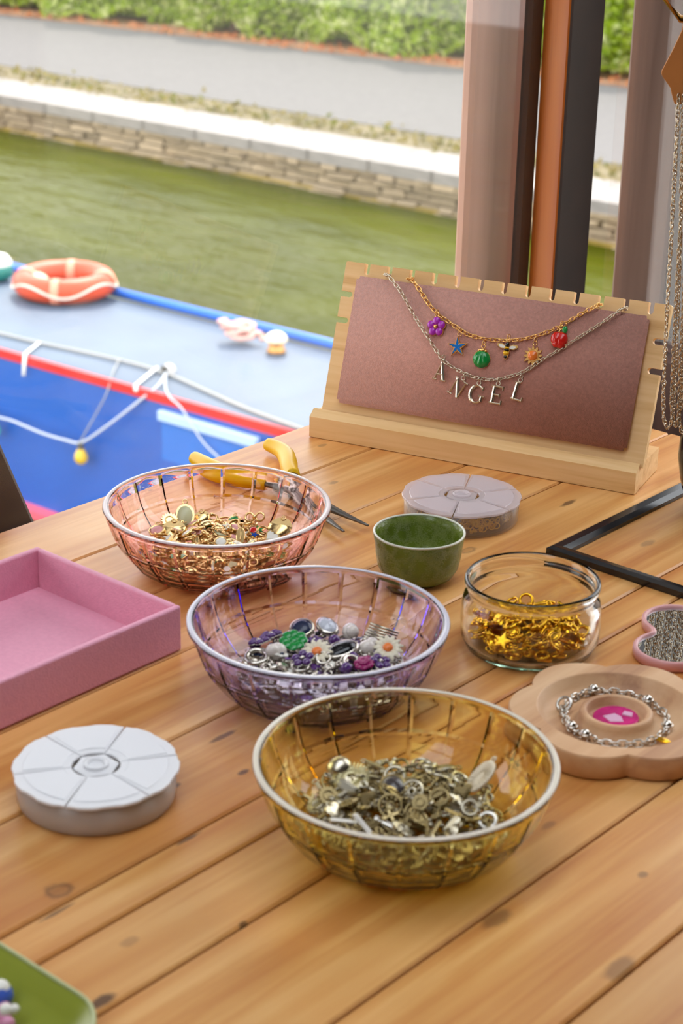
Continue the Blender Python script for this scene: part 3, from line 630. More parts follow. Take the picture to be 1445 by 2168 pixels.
# scallop shell
sh = MB(); N = 40; V = []; F = []
for j in range(11):
    q = j/10
    for i in range(N):
        a = 2*PI*i/N; x, y = q*math.cos(a), q*math.sin(a); an = math.atan2(x, 1.12-y)
        V.append((x*.0070*(1+.03*q*math.cos(17*an)), y*.0068-.0003, .0006+.0040*math.sqrt(max(0, 1-q*q))*(1+.09*math.cos(17*an))))
for j in range(10):
    for i in range(N): k = (i+1) % N; F.append((j*N+i, (j+1)*N+i, (j+1)*N+k, j*N+k))
c = part('shell_charm', ring_up(MB().prism(circ(.0071, 24), 0, .0006).ball((0, .0068, .0016), .0020, 10, 6, (1.2, .7, .7)).ball((.0026, .0062, .0014), .0012).ball((-.0026, .0062, .0014), .0012), .0096), GC, gn, at(.1365, .0822), 'green ribbed scallop shell charm')
sh.add(V, F, True); obj('enamel', sh, GREENE, c)
# bee
c = part('bee_charm', ring_up(MB().prism(circ(.0052, 18, .46, 1.3, (0, -.0005)), 0, .0010, .0003).prism([(x*1.08, y*1.1) for x, y in [(-.0015, .003), (-.0042, .0046), (-.0075, .0042), (-.0078, .0026), (-.005, .0008), (-.0015, .001)]][::-1], 0, .0008).prism([(-x*1.08, y*1.1) for x, y in [(-.0015, .003), (-.0042, .0046), (-.0075, .0042), (-.0078, .0026), (-.005, .0008), (-.0015, .001)]], 0, .0008), .0078), GC, gn, at(.1555, .0916), 'small bee charm with white wings')
obj('wings', MB().prism([(-.0018, .0028), (-.0042, .0040), (-.0068, .0037), (-.007, .0028), (-.005, .0014), (-.0018, .0014)][::-1], .0006, .0013).prism([(.0018, .0028), (.0042, .0040), (.0068, .0037), (.007, .0028), (.005, .0014), (.0018, .0014)], .0006, .0013), WHITEE, c)
obj('black_bands', MB().ball((0, .0042, .0016), .0018, 10, 6, (1, 1.15, .7)).ball((0, .0002, .0014), .0023, 10, 6, (1, .42, .75)).ball((0, -.0052, .0013), .0017, 10, 6, (1, .7, .75)), BLACKE, c)
obj('yellow_bands', MB().ball((0, .0018, .0014), .0021, 10, 6, (1, .45, .75)).ball((0, -.0022, .0014), .0026, 10, 6, (1, .6, .75)), YELE, c)
# sun
s_ = MB().prism(circ(.0047, 24), 0, .0016, .0004)
for k in range(12):
    a = 2*PI*k/12+.13; R = .0082 if k % 2 else .0074; x, y = math.cos(a), math.sin(a)
    s_.prism([(.0044*x+.0011*y, .0044*y-.0011*x), (.006*x+.0009*y+.0004*x, .006*y-.0009*x), (R*x-.0004*y, R*y+.0004*x), (.006*x-.0010*y, .006*y+.0010*x), (.0044*x-.0011*y, .0044*y+.0011*x)], 0, .0012, .0002)
c = part('sun_charm', ring_up(s_, .0094), GC, gn, at(.1771, .0905), 'gold sun charm with an orange stone')
obj('orange_stone', MB().ball((0, 0, .0014), .0040, 16, 8, (1, 1, .5)), pm('amber_stone', (230, 120, 44), .15, spec=.8), c)
# apple
c = part('apple_charm', ring_up(MB().prism(circ(.0066, 20, 1, .98), 0, .0012).tube([(-.0006, .005, .002), (-.0003, .0075, .0015), (.0004, .009, .001)], .0006, 6), .0096), GC, gn, at(.1954, .1052), 'red apple charm with a green leaf')
obj('red_body', MB().ball((-.0018, .0006, .0012), .0050, 14, 8, (1, 1.12, .6)).ball((.0018, .0006, .0012), .0050, 14, 8, (1, 1.12, .6)).ball((-.0012, -.0022, .0012), .0042, 14, 8, (1, 1, .6)).ball((.0014, -.0022, .0012), .0042, 14, 8, (1, 1, .6)), REDE, c)
obj('leaf', MB().ball((.0034, .0082, .0018), .0022, 10, 6, (1.0, 1.3, .5)), GREENE, c)
for ch, (u, v), rot in zip('ANGEL', [(.105, .0677), (.1211, .0572), (.1373, .0548), (.1534, .0566), (.1697, .062)], (-.07, -.42, -.08, -.03, -.12)):
    part('letter_charm', letter(ch), SCH, sn_, at(u, v, .0086, rot) @ Matrix.Translation((0, -.0071, 0)), 'silver letter %s charm' % ch)

# ------------------------------------------------------------------ faceted glass bowls
def bowl_mesh(N=20, rot=0.):
    fr = (0., .07, .30, .50, .70, .93)
    outer = [(.0430, .0004, 0), (.0446, .0012, 0), (.0530, .0062, 1), (.0548, .0078, 2), (.0566, .0092, 1), (.0648, .0200, 1), (.0668, .0236, 1), (.0676, .0252, 2), (.0684, .0268, 1), (.0708, .0330, 1), (.0736, .0412, 1), (.0742, .0432, 3)]
    rim = [(.0749, .0446, 4), (.0752, .0458, 4), (.0751, .0464, 4), (.0747, .0468, 4), (.0740, .0470, 4), (.0718, .0470, 4), (.0712, .0468, 0), (.0708, .0463, 0)]
    inner = [(.0702, .0412, 0), (.0676, .0330, 0), (.0642, .0250, 0), (.0588, .0170, 0), (.0524, .0105, 0), (.0470, .0075, 0), (.040, .0060, 0), (.02, .0055, 0)]
    mb = MB(); V = []; F = []; rows = outer+rim+inner; n = N*len(fr)
    for (r, z, k) in rows:
        for p in range(N):
            for f in fr:
                a = rot+2*PI*(p+f)/N; rr = r
                if k in (1, 3): rr = r*math.cos(PI/N*.86)/math.cos((f-.5)*2*PI/N) if f else r-(.0008 if k == 1 else .0005)
                if k == 2: rr = r-.0008 if f else r-.0012
                if k == 4: rr = r+.0003*math.sin(PI*f)*2-.0004
                V.append((rr*math.cos(a), rr*math.sin(a), z))
    for i in range(len(rows)-1):
        for j in range(n): q = (j+1) % n; F.append((i*n+j, i*n+q, (i+1)*n+q, (i+1)*n+j))
    no = (len(outer)-1)*n
    mb.add(V, F[no:]+[tuple(reversed(range(n))), tuple(range((len(rows)-1)*n, len(rows)*n))], True)
    for f in F[:no]: mb.add([V[i] for i in f], [(0, 1, 2, 3)], True)              # facets with edges of their own
    return mb
BOWLS = {}
for key, (x, y), sg, lab, rot, rimc in (('peach', (-.788, .7891), (2, 74, 74), 'peach pink faceted glass bowl full of gold charms', .1, (240, 226, 224)),
                             ('violet', (-.6208, .7024), (72, 92, 8), 'violet faceted glass bowl full of silver, purple and daisy charms', .22, (228, 226, 238)),
                             ('amber', (-.4823, .6122), (2, 24, 260), 'amber yellow faceted glass bowl full of bronze and silver findings', .02, (246, 238, 220))):
    b_ = obj('rim', MB().lathe([(.0720, .0471), (.0744, .0471), (.0750, .0467), (.0752, .0468), (.0746, .0475), (.0722, .0475)], 120, closed=True), frosted('rim_sheen_'+key, rimc, .85, .2))  # added pale ring: sky highlight of the rim put into its colour
    t = obj('glass_bowl', bowl_mesh(20, rot), glass_mat(key+'_glass', sg)); t.location = (x, y, TZ+.0002); tag(t, lab, 'bowl'); BOWLS[key] = (x, y); b_.parent = t; b_['label'] = 'pale ring for the sheen on the bowl rim'

# ------------------------------------------------------------------ small charm shapes: (metal mesh, enamel mesh or None); lie in the xy plane, about 2 mm thick
def kit(R):
    K = {}
    def loop(mb, y): return mb.torus((0, y, .0008), .0016, .00045, 10, 5)
    K['ring'] = (MB().torus((0, 0, .0008), R*.75, .0008, 18, 6), None)
    K['disc'] = (loop(MB().lathe([(R*.9, 0), (R*.9, .0016), (R*.75, .0018), (R*.7, .0012), (1e-5, .0011)], 18), R*.9+.0014), MB().lathe([(R*.7, .001), (R*.68, .0016), (R*.4, .0021), (1e-5, .0023)], 18))
    K['oval'] = (loop(MB().prism(circ(R, 18, .75, 1), 0, .0016, .0004), R+.0013), MB().ball((0, 0, .0012), R*.86, 14, 6, (.75, 1, .22)))
    K['star'] = (loop(MB().prism(star_pts(5, R, R*.45), 0, .0016, .0004), R+.0006), MB().prism(star_pts(5, R*.72, R*.3), .0014, .002, .0002))
    heart = [(R*.062*16*math.sin(a)**3, R*.062*(13*math.cos(a)-5*math.cos(2*a)-2*math.cos(3*a)-math.cos(4*a))) for a in np.linspace(0, 2*PI, 25)[:-1]][::-1]
    K['heart'] = (loop(MB().prism(heart, 0, .0016, .0004), R*.7), MB().prism([(x*.75, y*.75) for x, y in heart], .0014, .0021, .0003))
    lf = [(R*.45*math.sin(t)*(1-.2*math.cos(t)), R*-math.cos(t)) for t in np.linspace(0, 2*PI, 19)[:-1]]
    K['leaf'] = (loop(MB().prism(lf, 0, .0012, .0004).tube([(0, -R*.9, .0012), (0, R*.8, .0015)], .0004, 5), R+.001), None)
    sp = MB()
    for j in range(4):
        V = [];
    sh = MB(); N = 18; V = []; F = []
    for j in range(6):
        tt = j/5
        for i in range(N+1): a = -PI*1.05+PI*1.1*i/N; rr = R*math.sin(tt*PI/2)*(1+.04*math.cos(i*PI)); V.append((rr*math.cos(a), rr*math.sin(a), .0035*math.cos(tt*PI/2)*(1+.08*math.cos(i*PI)*tt)+.0003))
    for j in range(5):
        for i in range(N): F.append((j*(N+1)+i, (j+1)*(N+1)+i, (j+1)*(N+1)+i+1, j*(N+1)+i+1))
    sh.add(V, F, True).prism(circ(R*.98, 18), 0, .0005); K['shell'] = (loop(sh, R*.9), None)
    K['gear'] = (MB().prism(star_pts(16, R, R*.78), 0, .0014, .0002).torus((0, 0, .0016), R*.45, .0005, 16, 5), None)
    K['bar'] = (loop(MB().bbox(-.0011, .0011, -R*1.1, R*1.1, 0, .002, .0004, 1), R*1.1+.0013), None)
    K['cross'] = (loop(MB().bbox(-.0010, .0010, -R, R, 0, .0018, .0004, 1).bbox(-R*.55, R*.55, R*.1, R*.1+.002, 0, .0018, .0004, 1), R+.0013), None)
    K['key'] = (MB().torus((0, R*.8, .001), R*.38, .0007, 14, 5).tube([(0, R*.45, .001), (0, -R, .001)], .0008, 6).bbox(0, R*.32, -R*.98, -R*.78, .0004, .0016, .0003, 1).bbox(0, R*.25, -R*.62, -R*.46, .0004, .0016, .0003, 1), None)
    K['hoop'] = (MB().torus((0, 0, .001), R*.8, .0010, 20, 6).ball((0, R*.8, .0012), .0016, 8, 6), None)
    K['spoke'] = (lambda m: m)(MB().torus((0, 0, .0008), R*.9, .0008, 20, 5).torus((0, 0, .0008), R*.3, .0007, 12, 5)), None
    for i in range(10): a = 2*PI*i/10; K['spoke'][0].tube([(R*.3*math.cos(a), R*.3*math.sin(a), .0008), (R*.9*math.cos(a), R*.9*math.sin(a), .0008)], .0005, 5)
    K['bird'] = (loop(MB().ball((0, 0, .0014), R*.6, 10, 6, (.55, 1.2, .35)).ball((0, R*.75, .0016), R*.28, 8, 6).prism([(-R*.9, R*.25), (-R*.2, R*.4), (-R*.2, -R*.1)][::-1], .0004, .0012).prism([(R*.9, R*.25), (R*.2, R*.4), (R*.2, -R*.1)], .0004, .0012), R*1.05), None)
    K['bow'] = (MB().torus((-R*.5, 0, .0008), R*.4, .0007, 12, 5).torus((R*.5, 0, .0008), R*.4, .0007, 12, 5).ball((0, 0, .001), .0015, 8, 6), None)
    fw = MB(); fe = MB()
    for i in range(6): a = 2*PI*i/6; fw.ball((R*.6*math.cos(a), R*.6*math.sin(a), .001), R*.36, 10, 6, (1, 1, .4))
    fe.ball((0, 0, .0016), R*.32, 10, 6, (1, 1, .6)); K['flower'] = (fw, fe)
    K['bead'] = (MB().ball((0, 0, R*.55), R*.55, 14, 8).torus((0, 0, R*.55+.0001), R*.57, .0003, 14, 4), None)
    gm = MB(); ge = MB()
    for i in range(5): a = 2*PI*i/5; ge.ball((R*.55*math.cos(a), R*.55*math.sin(a), .0018), R*.36, 8, 5, (1, 1, .6)); gm.torus((R*.55*math.cos(a), R*.55*math.sin(a), .0008), R*.36, .0004, 10, 4)
    gm.ball((0, 0, .0018), R*.22, 8, 5); K['gemflower'] = (gm, ge)
    return K
def kit_meshes(K, tagname):
    return {k: (a.mesh(tagname+'_'+k), b.mesh(tagname+'_'+k+'_enamel') if b else None) for k, (a, b) in K.items()}
def with_mat(cache, me, m):
    key = (me.name, m.name)
    if key not in cache: c = me.copy(); c.materials.clear(); c.materials.append(m); cache[key] = c
    return cache[key]
CACHE = {}
NAMES = dict(ring='ring_charm', disc='disc_charm', oval='oval_charm', star='star_charm', heart='heart_charm', leaf='leaf_charm', shell='shell_charm', gear='gear_charm', bar='bar_charm', cross='cross_charm', key='key_charm', hoop='hoop_charm', spoke='wheel_charm', bird='bird_charm', bow='bow_charm', flower='flower_charm', bead='bead', gemflower='gem_flower_charm')
def drop(kind, K, loc, rx, ry, rz, metal, enamel=None, sc=1.0, label=None, group=None):
    a, b = K[kind]
    o = obj(NAMES[kind], with_mat(CACHE, a, metal), None); o.location = loc; o.rotation_euler = (rx, ry, rz); o.scale = (sc,)*3
    tag(o, label, 'bead' if kind == 'bead' else 'charm', group)
    if b is not None and enamel is not None:
        obj('enamel' if kind not in ('flower', 'gemflower') else 'flower_centre' if kind == 'flower' else 'gems', with_mat(CACHE, b, enamel), None, o)
    return o

def where(center, loc):
    """which part of the bowl, as seen from the near side of the table"""
    dx, dy = loc[0]-center[0], loc[1]-center[1]; r_ = dx*.758+dy*.653; f_ = -dx*.653+dy*.758
    a = 'back' if f_ > .016 else 'front' if f_ < -.016 else ''; b = 'right' if r_ > .016 else 'left' if r_ < -.016 else ''
    return ' '.join(q for q in (a, b) if q) or 'centre'
def heap(center, z0, layers, spots, rnd, put):
    """layers of (z, radius, spacing, tilt); spots keeps room for the singled-out pieces"""
    for li, (z, R, sp, tilt) in enumerate(layers):
        pts = []
        for _ in range(4000):
            r = R*math.sqrt(rnd.random()); a = rnd.uniform(0, 2*PI); p = (r*math.cos(a), r*math.sin(a))
            if any((p[0]-q[0])**2+(p[1]-q[1])**2 < sp*sp for q in pts): continue
            if li == len(layers)-1 and any((p[0]-q[0])**2+(p[1]-q[1])**2 < (sp*.9)**2 for q in spots): continue
            pts.append(p)
        top = li >= len(layers)-2
        for p in pts:
            dome = (1-(p[0]**2+p[1]**2)/(R*R))*.004
            put((center[0]+p[0], center[1]+p[1], TZ+z+dome+rnd.uniform(-.0005, .0008)), rnd.uniform(-tilt, tilt), rnd.uniform(-tilt, tilt), rnd.uniform(0, 2*PI), top)
K6 = kit_meshes(kit(.0062), 'small'); K5 = kit_meshes(kit(.0050), 'tiny'); K8 = kit_meshes(kit(.0085), 'large')
# gold charms in the peach bowl
rnd = random.Random(11); cx, cy = BOWLS['peach']
spec = [('oval', (-.0486, .0142), JADE, 1.05, 'pale jade oval charm with gold rim at back left of peach bowl', .9, K8), ('gear', (-.0545, .0001), None, 1.0, 'gold sun gear charm with toothed edge at left of peach bowl', .6, K6),
        ('shell', (-.0371, -.0043), None, 1.0, 'ribbed gold scallop shell charm left of centre in peach bowl', .5, K8), ('shell', (-.0391, .0240), None, 1.0, 'gold shell charm behind the centre of the peach bowl heap', .5, K6),
        ('oval', (-.0247, .0029), PINKE, .9, 'pale pink oval enamel charm in the middle of peach bowl', .1, K8), ('disc', (-.0204, .0364), GREENE, .75, 'small green enamel disc charm at the back of peach bowl', .3, K6),
        ('oval', (.0027, .0317), REDE, .7, 'red oval enamel charm on the right side of peach bowl', .2, K6), ('star', (.0092, .0259), BLUEE, .7, 'small blue star charm on the right side of peach bowl', .2, K6),
        ('star', (-.0127, .0226), WHITEE, 1.1, 'white star charm with gold rim near the centre of peach bowl', .25, K6), ('leaf', (.0092, .0124), None, 1.1, 'gold leaf charm standing up at front right of peach bowl', .9, K6),
        ('leaf', (-.0245, -.0183), GREENE, 1.1, 'dark gold leaf charm at front left of peach bowl', .2, K6), ('shell', (.018, .046), None, 1.0, 'pale gold shell charm at the far right of peach bowl', .6, K8),
        ('bow', (-.0096, .0500), None, 1.2, 'gold wire bow charm leaning at the back of peach bowl', 1.0, K6), ('disc', (-.052, -.016), PINKE, 1.0, 'pink enamel disc charm at the left end of peach bowl', .3, K6)]
for kind, (px, py), en, sc, lab, tl, K in spec:
    r2 = math.hypot(px, py); px, py = (px*.046/r2, py*.046/r2) if r2 > .046 else (px, py)
    drop(kind, K, (cx+px, cy+py, TZ+.0185+(.003 if tl > .5 else 0)), tl, rnd.uniform(-.2, .2), .71+rnd.uniform(-.4, .4), GOLD, en, sc, lab)
gk = ['ring', 'disc', 'oval', 'star', 'heart', 'leaf', 'shell', 'bird', 'bow', 'gear', 'hoop']; ge = [WHITEE, PINKE, WHITEE, PINKE, BLUEE, GREENE, JADE, GOLD, GOLD]
def put_gold(loc, rx, ry, rz, top):
    k = rnd.choice(gk)
    e = rnd.choice(ge); plain = e is GOLD or k in ('ring', 'leaf', 'shell', 'bird', 'bow', 'gear', 'hoop')
    K = K6 if rnd.random() < .6 else K5
    drop(k, K, loc, rx, ry, rz, GOLD, e, 1.0, '%s %sgold %s %s the heap, %s of peach bowl' % ('plain' if plain else e.name.split('_')[0]+' centred', '' if K is K6 else 'tiny ', NAMES[k].replace('_', ' '), 'on top of' if top else 'deep in', where((cx, cy), loc)), 'gold charms in the peach bowl')
heap((cx-.004, cy+.001), 0, [(.0068, .040, .0105, .12), (.0105, .045, .0105, .2), (.0140, .045, .0092, .35), (.0172, .040, .0092, .5)], [s[1] for s in spec], rnd, put_gold)
# silver and purple charms in the violet bowl
rnd = random.Random(12); cx, cy = BOWLS['violet']
def clover():
    g = MB(); s = MB()
    for i in range(4):
        a = PI/4+PI/2*i
        for d in (-.36, .36): g.ball((.0052*math.cos(a+d), .0052*math.sin(a+d), .0016), .0034, 12, 6, (1, 1, .35)); s.ball((.0052*math.cos(a+d), .0052*math.sin(a+d), .0009), .0038, 12, 6, (1, 1, .3))
    g.ball((0, 0, .0017), .003, 10, 6, (1, 1, .35)); return g, s
def daisy(n=13):
    p = MB(); c = MB()
    for i in range(n): p.add(*petal(2*PI*i/n))
    c.ball((0, 0, .0018), .0031, 12, 6, (1, 1, .55)); return p, c
def petal(a):
    V = []; F = []
    for j, t in enumerate(np.linspace(0, 1, 5)):
        x = .0022+.0072*t; wd = .0016*math.sin(PI*(.18+.75*t)); z = .0008+.0012*math.sin(PI*t)
        for q, dz in ((-1, 0), (0, .0007), (1, 0)): V.append((x*math.cos(a)-q*wd*math.sin(a), x*math.sin(a)+q*wd*math.cos(a), z+dz))
    for j in range(4):
        for q in range(2): F.append((j*3+q, (j+1)*3+q, (j+1)*3+q+1, j*3+q+1))
    V += [(x, y, z-.0006) for x, y, z in V]; F += [tuple(15+i for i in reversed(f)) for f in F[:8]]
    return V, F
def special(name, mb, m, loc, e, label, cat='charm', sub=(), sc=1.0):
    o = obj(name, mb, m); o.location = loc; o.rotation_euler = e; o.scale = (sc,)*3; tag(o, label, cat)
    for n, b, mm in sub: obj(n, b, mm, o)
    return o
Z = TZ+.0205; spots = []
def sp(dx, dy, dz=0): spots.append((dx, dy)); return (cx+dx, cy+dy, Z+dz)
g, s = clover(); special('clover_charm', s, SILV, sp(-.0222, .0036, .003), (.35, .1, .3), 'bright green four leaf clover charm in the violet bowl', sub=[('green_leaves', g, GREENE)])
for dx, dy, e, lab in ((-.0039, .0039, (.45, .15, .2), 'white daisy charm with orange centre in the middle of the violet bowl'), (.0225, .0360, (.5, -.1, .9), 'white daisy charm with orange centre at right of the violet bowl')):
    p, c_ = daisy(); special('daisy_charm', p, pm('daisy_cream', (232, 222, 196), .35), sp(dx, dy, .002), e, lab, sub=[('orange_centre', c_, ORANGEE)])
def cabo(R, sx): return MB().lathe([(R, 0), (R*1.03, .0012), (R, .0026), (R*.86, .003)], 24, Matrix.Diagonal((sx, 1, 1, 1))), MB().lathe([(R*.86, .002), (R*.84, .003), (R*.5, .0042), (1e-5, .0046)], 24, Matrix.Diagonal((sx, 1, 1, 1)))
a, b = cabo(.0078, .8); special('cabochon_charm', a, SILV, sp(-.0217, .0322, .002), (.3, 0, 1.3), 'silver rimmed pale grey oval stone charm at back of violet bowl', sub=[('stone', b, pm('pale_grey_stone', (200, 204, 214), .12, spec=.8))])
a, b = cabo(.0078, .95); special('cabochon_charm', a, PEWT, sp(-.0306, .0202, .002), (.35, 0, .5), 'dark navy rimmed button charm at back left of violet bowl', sub=[('stone', b, NAVYE)])
a, b = cabo(.0105, .72); special('cabochon_charm', a, SILV, sp(.0041, .0165, .001), (.2, .1, -.4), 'glossy black oval stone charm near the middle of violet bowl', sub=[('stone', b, BLACKE)])
for dx, dy, lab in ((-.0231, -.0093, 'baroque pearl bead in front of the green clover'), (-.0098, .0400, 'baroque pearl bead at the back right of violet bowl'), (.012, .030, 'baroque pearl bead beside the right hand daisy')):
    special('pearl_bead', MB().ball((0, 0, 0), .0058, 16, 10, (1, .85, .9)).ball((.003, .002, .002), .004, 14, 8), PEARL, sp(dx, dy, .001), (.3, .2, dx*90), lab, 'bead')
special('hoop_charm', MB().torus((0, 0, .001), .0062, .0017, 24, 8), SILV, sp(-.0285, -.0204, -.001), (.2, .1, 0), 'thick silver ring charm at the front left of violet bowl')
special('hoop_charm', MB().torus((0, 0, .001), .0058, .0019, 24, 8, arc=.7), SILV, sp(.0185, .0083, 0), (.4, .2, 1.2), 'silver horseshoe hoop charm at front of violet bowl')
fl2 = MB()
for i in range(7):
    a_ = 2*PI*i/7; fl2.ball((.0038*math.cos(a_), .0038*math.sin(a_), .0015), .0028, 8, 6, (1, 1, .5)); fl2.ball((.0018*math.cos(a_+.4), .0018*math.sin(a_+.4), .003), .002, 8, 6, (1, 1, .6))
special('flower_bead', fl2, MAGE, sp(.0248, .0126, .001), (.3, 0, 0), 'magenta ruffled flower bead at front right of violet bowl')
sd = MB()
for i in range(7): sd.tube([(-.009, -.006+i*.002, .001), (.009, -.006+i*.002, .001)], .0007, 6)
special('striped_charm', sd, PEWT, sp(.0104, .0440, .003), (.5, .2, .4), 'square charm of silver stripes at back right of violet bowl')
for dx, dy, lab in ((-.0393, .0031, 'purple gem flower charm at the far left of violet bowl heap'), (-.0049, -.0072, 'purple gem flower charm in front of the middle daisy'), (-.0385, -.0083, 'purple gem flower charm left of the front pearl'), (.030, .020, 'small purple gem flower charm at front right of violet bowl')):
    spots.append((dx, dy)); drop('gemflower', K8, (cx+dx, cy+dy, Z+.001), .3, .1, dx*50, SILV, PURPE, .9, lab)
vk = ['ring', 'disc', 'oval', 'hoop', 'gemflower', 'bead', 'bow', 'star', 'heart', 'flower', 'gemflower', 'spoke']; ve = [WHITEE, PURPE, WHITEE, NAVYE, BLACKE, SILV, PURPE]
def put_sil(loc, rx, ry, rz, top):
    k = rnd.choice(vk); m = PEARL if (k == 'bead' and rnd.random() < .5) else (PURPE if k == 'bead' else (WHITEE if k == 'flower' and rnd.random() < .6 else SILV))
    e = rnd.choice(ve)
    K = K6 if rnd.random() < .6 else K5
    drop(k, K, loc, rx, ry, rz, m, PURPE if k == 'gemflower' else e, 1.0, '%s %s%s %s the heap, %s of violet bowl' % ('pearl' if m is PEARL else 'purple' if m is PURPE else 'white' if m is WHITEE else 'purple' if k == 'gemflower' else 'plain silver' if (k in ('ring', 'hoop', 'bow', 'spoke') or e is SILV) else 'silver and '+e.name.split('_')[0], '' if K is K6 else 'tiny ', NAMES[k].replace('_', ' '), 'on top of' if top else 'deep in', where((cx, cy), loc)), 'small charms in the violet bowl')
heap((cx-.002, cy+.006), 0, [(.0068, .040, .0108, .12), (.0105, .044, .0105, .2), (.0140, .045, .0095, .3), (.0172, .042, .0095, .4)], spots, rnd, put_sil)
# bronze and silver findings in the amber bowl
rnd = random.Random(13); cx, cy = BOWLS['amber']; spots = []; Z = TZ+.0215
sk = MB().torus((0, 0, .001), .0036, .001, 16, 6)
for i in range(30): a_ = 2*PI*i/30; sk.tube([(.0036*math.cos(a_), .0036*math.sin(a_), .0012), (.0098*math.cos(a_), .0098*math.sin(a_), .0016)], .0005, 5)
special('sunburst_charm', sk, pm('pale_gold_filigree', (226, 216, 170), .3, .8), sp(-.0333, -.0015, .0015), (.35, .05, 0), 'pale gold spiky sunburst charm at left of amber bowl')
wd_ = MB().lathe([(.0095, 0), (.0098, .001), (.0092, .0018), (.008, .0012), (1e-5, .001)], 28).torus((0, .0105, .001), .0018, .0005, 10, 5)
for i in range(20): a_ = 2*PI*i/20; wd_.tube([(.003*math.cos(a_), .003*math.sin(a_), .0014), (.0085*math.cos(a_), .0085*math.sin(a_), .0014)], .0004, 5)
special('medallion_charm', wd_, pm('ivory_medallion', (230, 216, 190), .4), sp(.0183, .0390, .006), (.75, -.35, -.5), 'ivory ridged round medallion leaning at right of amber bowl')
a, b = cabo(.0082, .85); special('cabochon_charm', a, BRONZE, sp(-.0125, .006, .001), (.25, .1, .6), 'bronze rimmed dark stone charm in the middle of amber bowl', sub=[('stone', b, pm('dark_grey_stone', (70, 64, 64), .15, spec=.7))])
special('dome_charm', MB().lathe([(.0068, 0), (.0066, .002), (.005, .0045), (.002, .006), (1e-5, .0062)], 18), PEWT, sp(-.0440, .0016, .002), (.4, 0, 0), 'grey dome bead cap at back left of amber bowl')
for dx, dy, rz_, lab in ((-.0104, -.0321, .9, 'white silver bar charm at front left of amber bowl'), (-.0020, -.0290, -.3, 'white silver bar charm lying across the front of amber bowl'), (.0071, -.0203, .2, 'short white silver bar charm at front of amber bowl')):
    special('bar_charm', MB().bbox(-.0085, .0085, -.0014, .0014, 0, .0022, .0006, 2), pm('bright_silver', (236, 232, 224), .3, .7), sp(dx, dy, -.001), (.1, .2, rz_), lab)
special('hoop_charm', MB().torus((0, 0, .001), .0042, .0011, 18, 6), pm('bright_silver', (236, 232, 224), .3, .7), sp(.0380, .0180, -.002), (.5, .2, 0), 'bright silver ring charm at the right end of amber bowl')
ak = ['ring', 'bar', 'cross', 'key', 'hoop', 'spoke', 'bow', 'bird', 'leaf', 'bar', 'key', 'gear', 'star', 'heart']
def put_brz(loc, rx, ry, rz, top):
    k = rnd.choice(ak); f = (loc[0]-cx)*.65-(loc[1]-cy)*.76; m = PEWT if rnd.random() < .40-f*9 else BRONZE
    K = K6 if rnd.random() < .7 else K5
    drop(k, K, loc, rx, ry, rz, m, m, 1.0, '%s %s%s %s the heap, %s of amber bowl' % ('pale silver' if m is PEWT else 'antique bronze', '' if K is K6 else 'tiny ', NAMES[k].replace('_', ' '), 'on top of' if top else 'deep in', where((cx, cy), loc)), 'findings in the amber bowl')
heap((cx-.001, cy+.002), 0, [(.0068, .041, .0105, .15), (.0105, .046, .0102, .25), (.0140, .047, .0088, .4), (.0172, .046, .0084, .6), (.0200, .040, .0095, .8)], spots, rnd, put_brz)

# ------------------------------------------------------------------ glass jar of gold findings
jar = obj('glass_jar', MB().lathe([(.036, .0004), (.0395, .002), (.0422, .008), (.0428, .018), (.0424, .028), (.0412, .033), (.0392, .0355), (.0390, .037), (.0402, .039), (.0413, .0425), (.0410, .0445), (.0400, .0456), (.0388, .0446), (.0380, .0415), (.0370, .0375), (.0372, .0350), (.0390, .031), (.0400, .026), (.0402, .016), (.0395, .008), (.0372, .0042), (.030, .0034), (1e-5, .0034)], 64), glass_mat('jar_glass', (9, 3, 7), 1.45))
jar.location = (-.5672, .8372, TZ+.0002); tag(jar, 'clear glass jar of small gold letters and rings', 'jar')
rnd = random.Random(21); jc = (-.5672, .8372)
gl_ = ['ring', 'bow', 'heart', 'star', 'hoop', 'key', 'leaf', 'gear', 'disc']
def put_jar(loc, rx, ry, rz, top):
    k = rnd.choice(gl_); K = K5 if rnd.random() < .7 else K6; drop(k, K, loc, rx, ry, rz, DGOLD, DGOLD, 1.0, 'bright %sgold %s %s the pile, %s of clear jar' % ('larger ' if K is K6 else '', NAMES[k].replace('_', ' '), 'on top of' if top else 'deep in', where(jc, loc)), 'gold findings in the glass jar')
heap(jc, 0, [(.0052, .031, .0085, .2), (.0085, .033, .0088, .4), (.0120, .034, .0085, .6), (.0150, .033, .0092, .7)], [], rnd, put_jar)

# ------------------------------------------------------------------ green cup
cup = thing('tea_cup', 'small green glazed tea cup with a white rim', 'cup', (-.6811, .8695, TZ))
celadon = pm('green_glaze', (100, 118, 34), .2, var=.2, vscale=85, spec=.6)
_n = celadon.node_tree; _b = _n.nodes['Principled BSDF']; _t = _n.nodes.new('ShaderNodeTexCoord'); _w = _n.nodes.new('ShaderNodeTexNoise'); _w.inputs['Scale'].default_value = 60
_v = _n.nodes.new('ShaderNodeTexVoronoi'); _v.feature = 'DISTANCE_TO_EDGE'; _v.inputs['Scale'].default_value = 95
_a = _n.nodes.new('ShaderNodeVectorMath'); _a.operation = 'MULTIPLY_ADD'; _n.links.new(_w.outputs['Color'], _a.inputs[0]); _a.inputs[1].default_value = (.012, .012, .012); _n.links.new(_t.outputs['Object'], _a.inputs[2]); _n.links.new(_a.outputs[0], _v.inputs['Vector'])
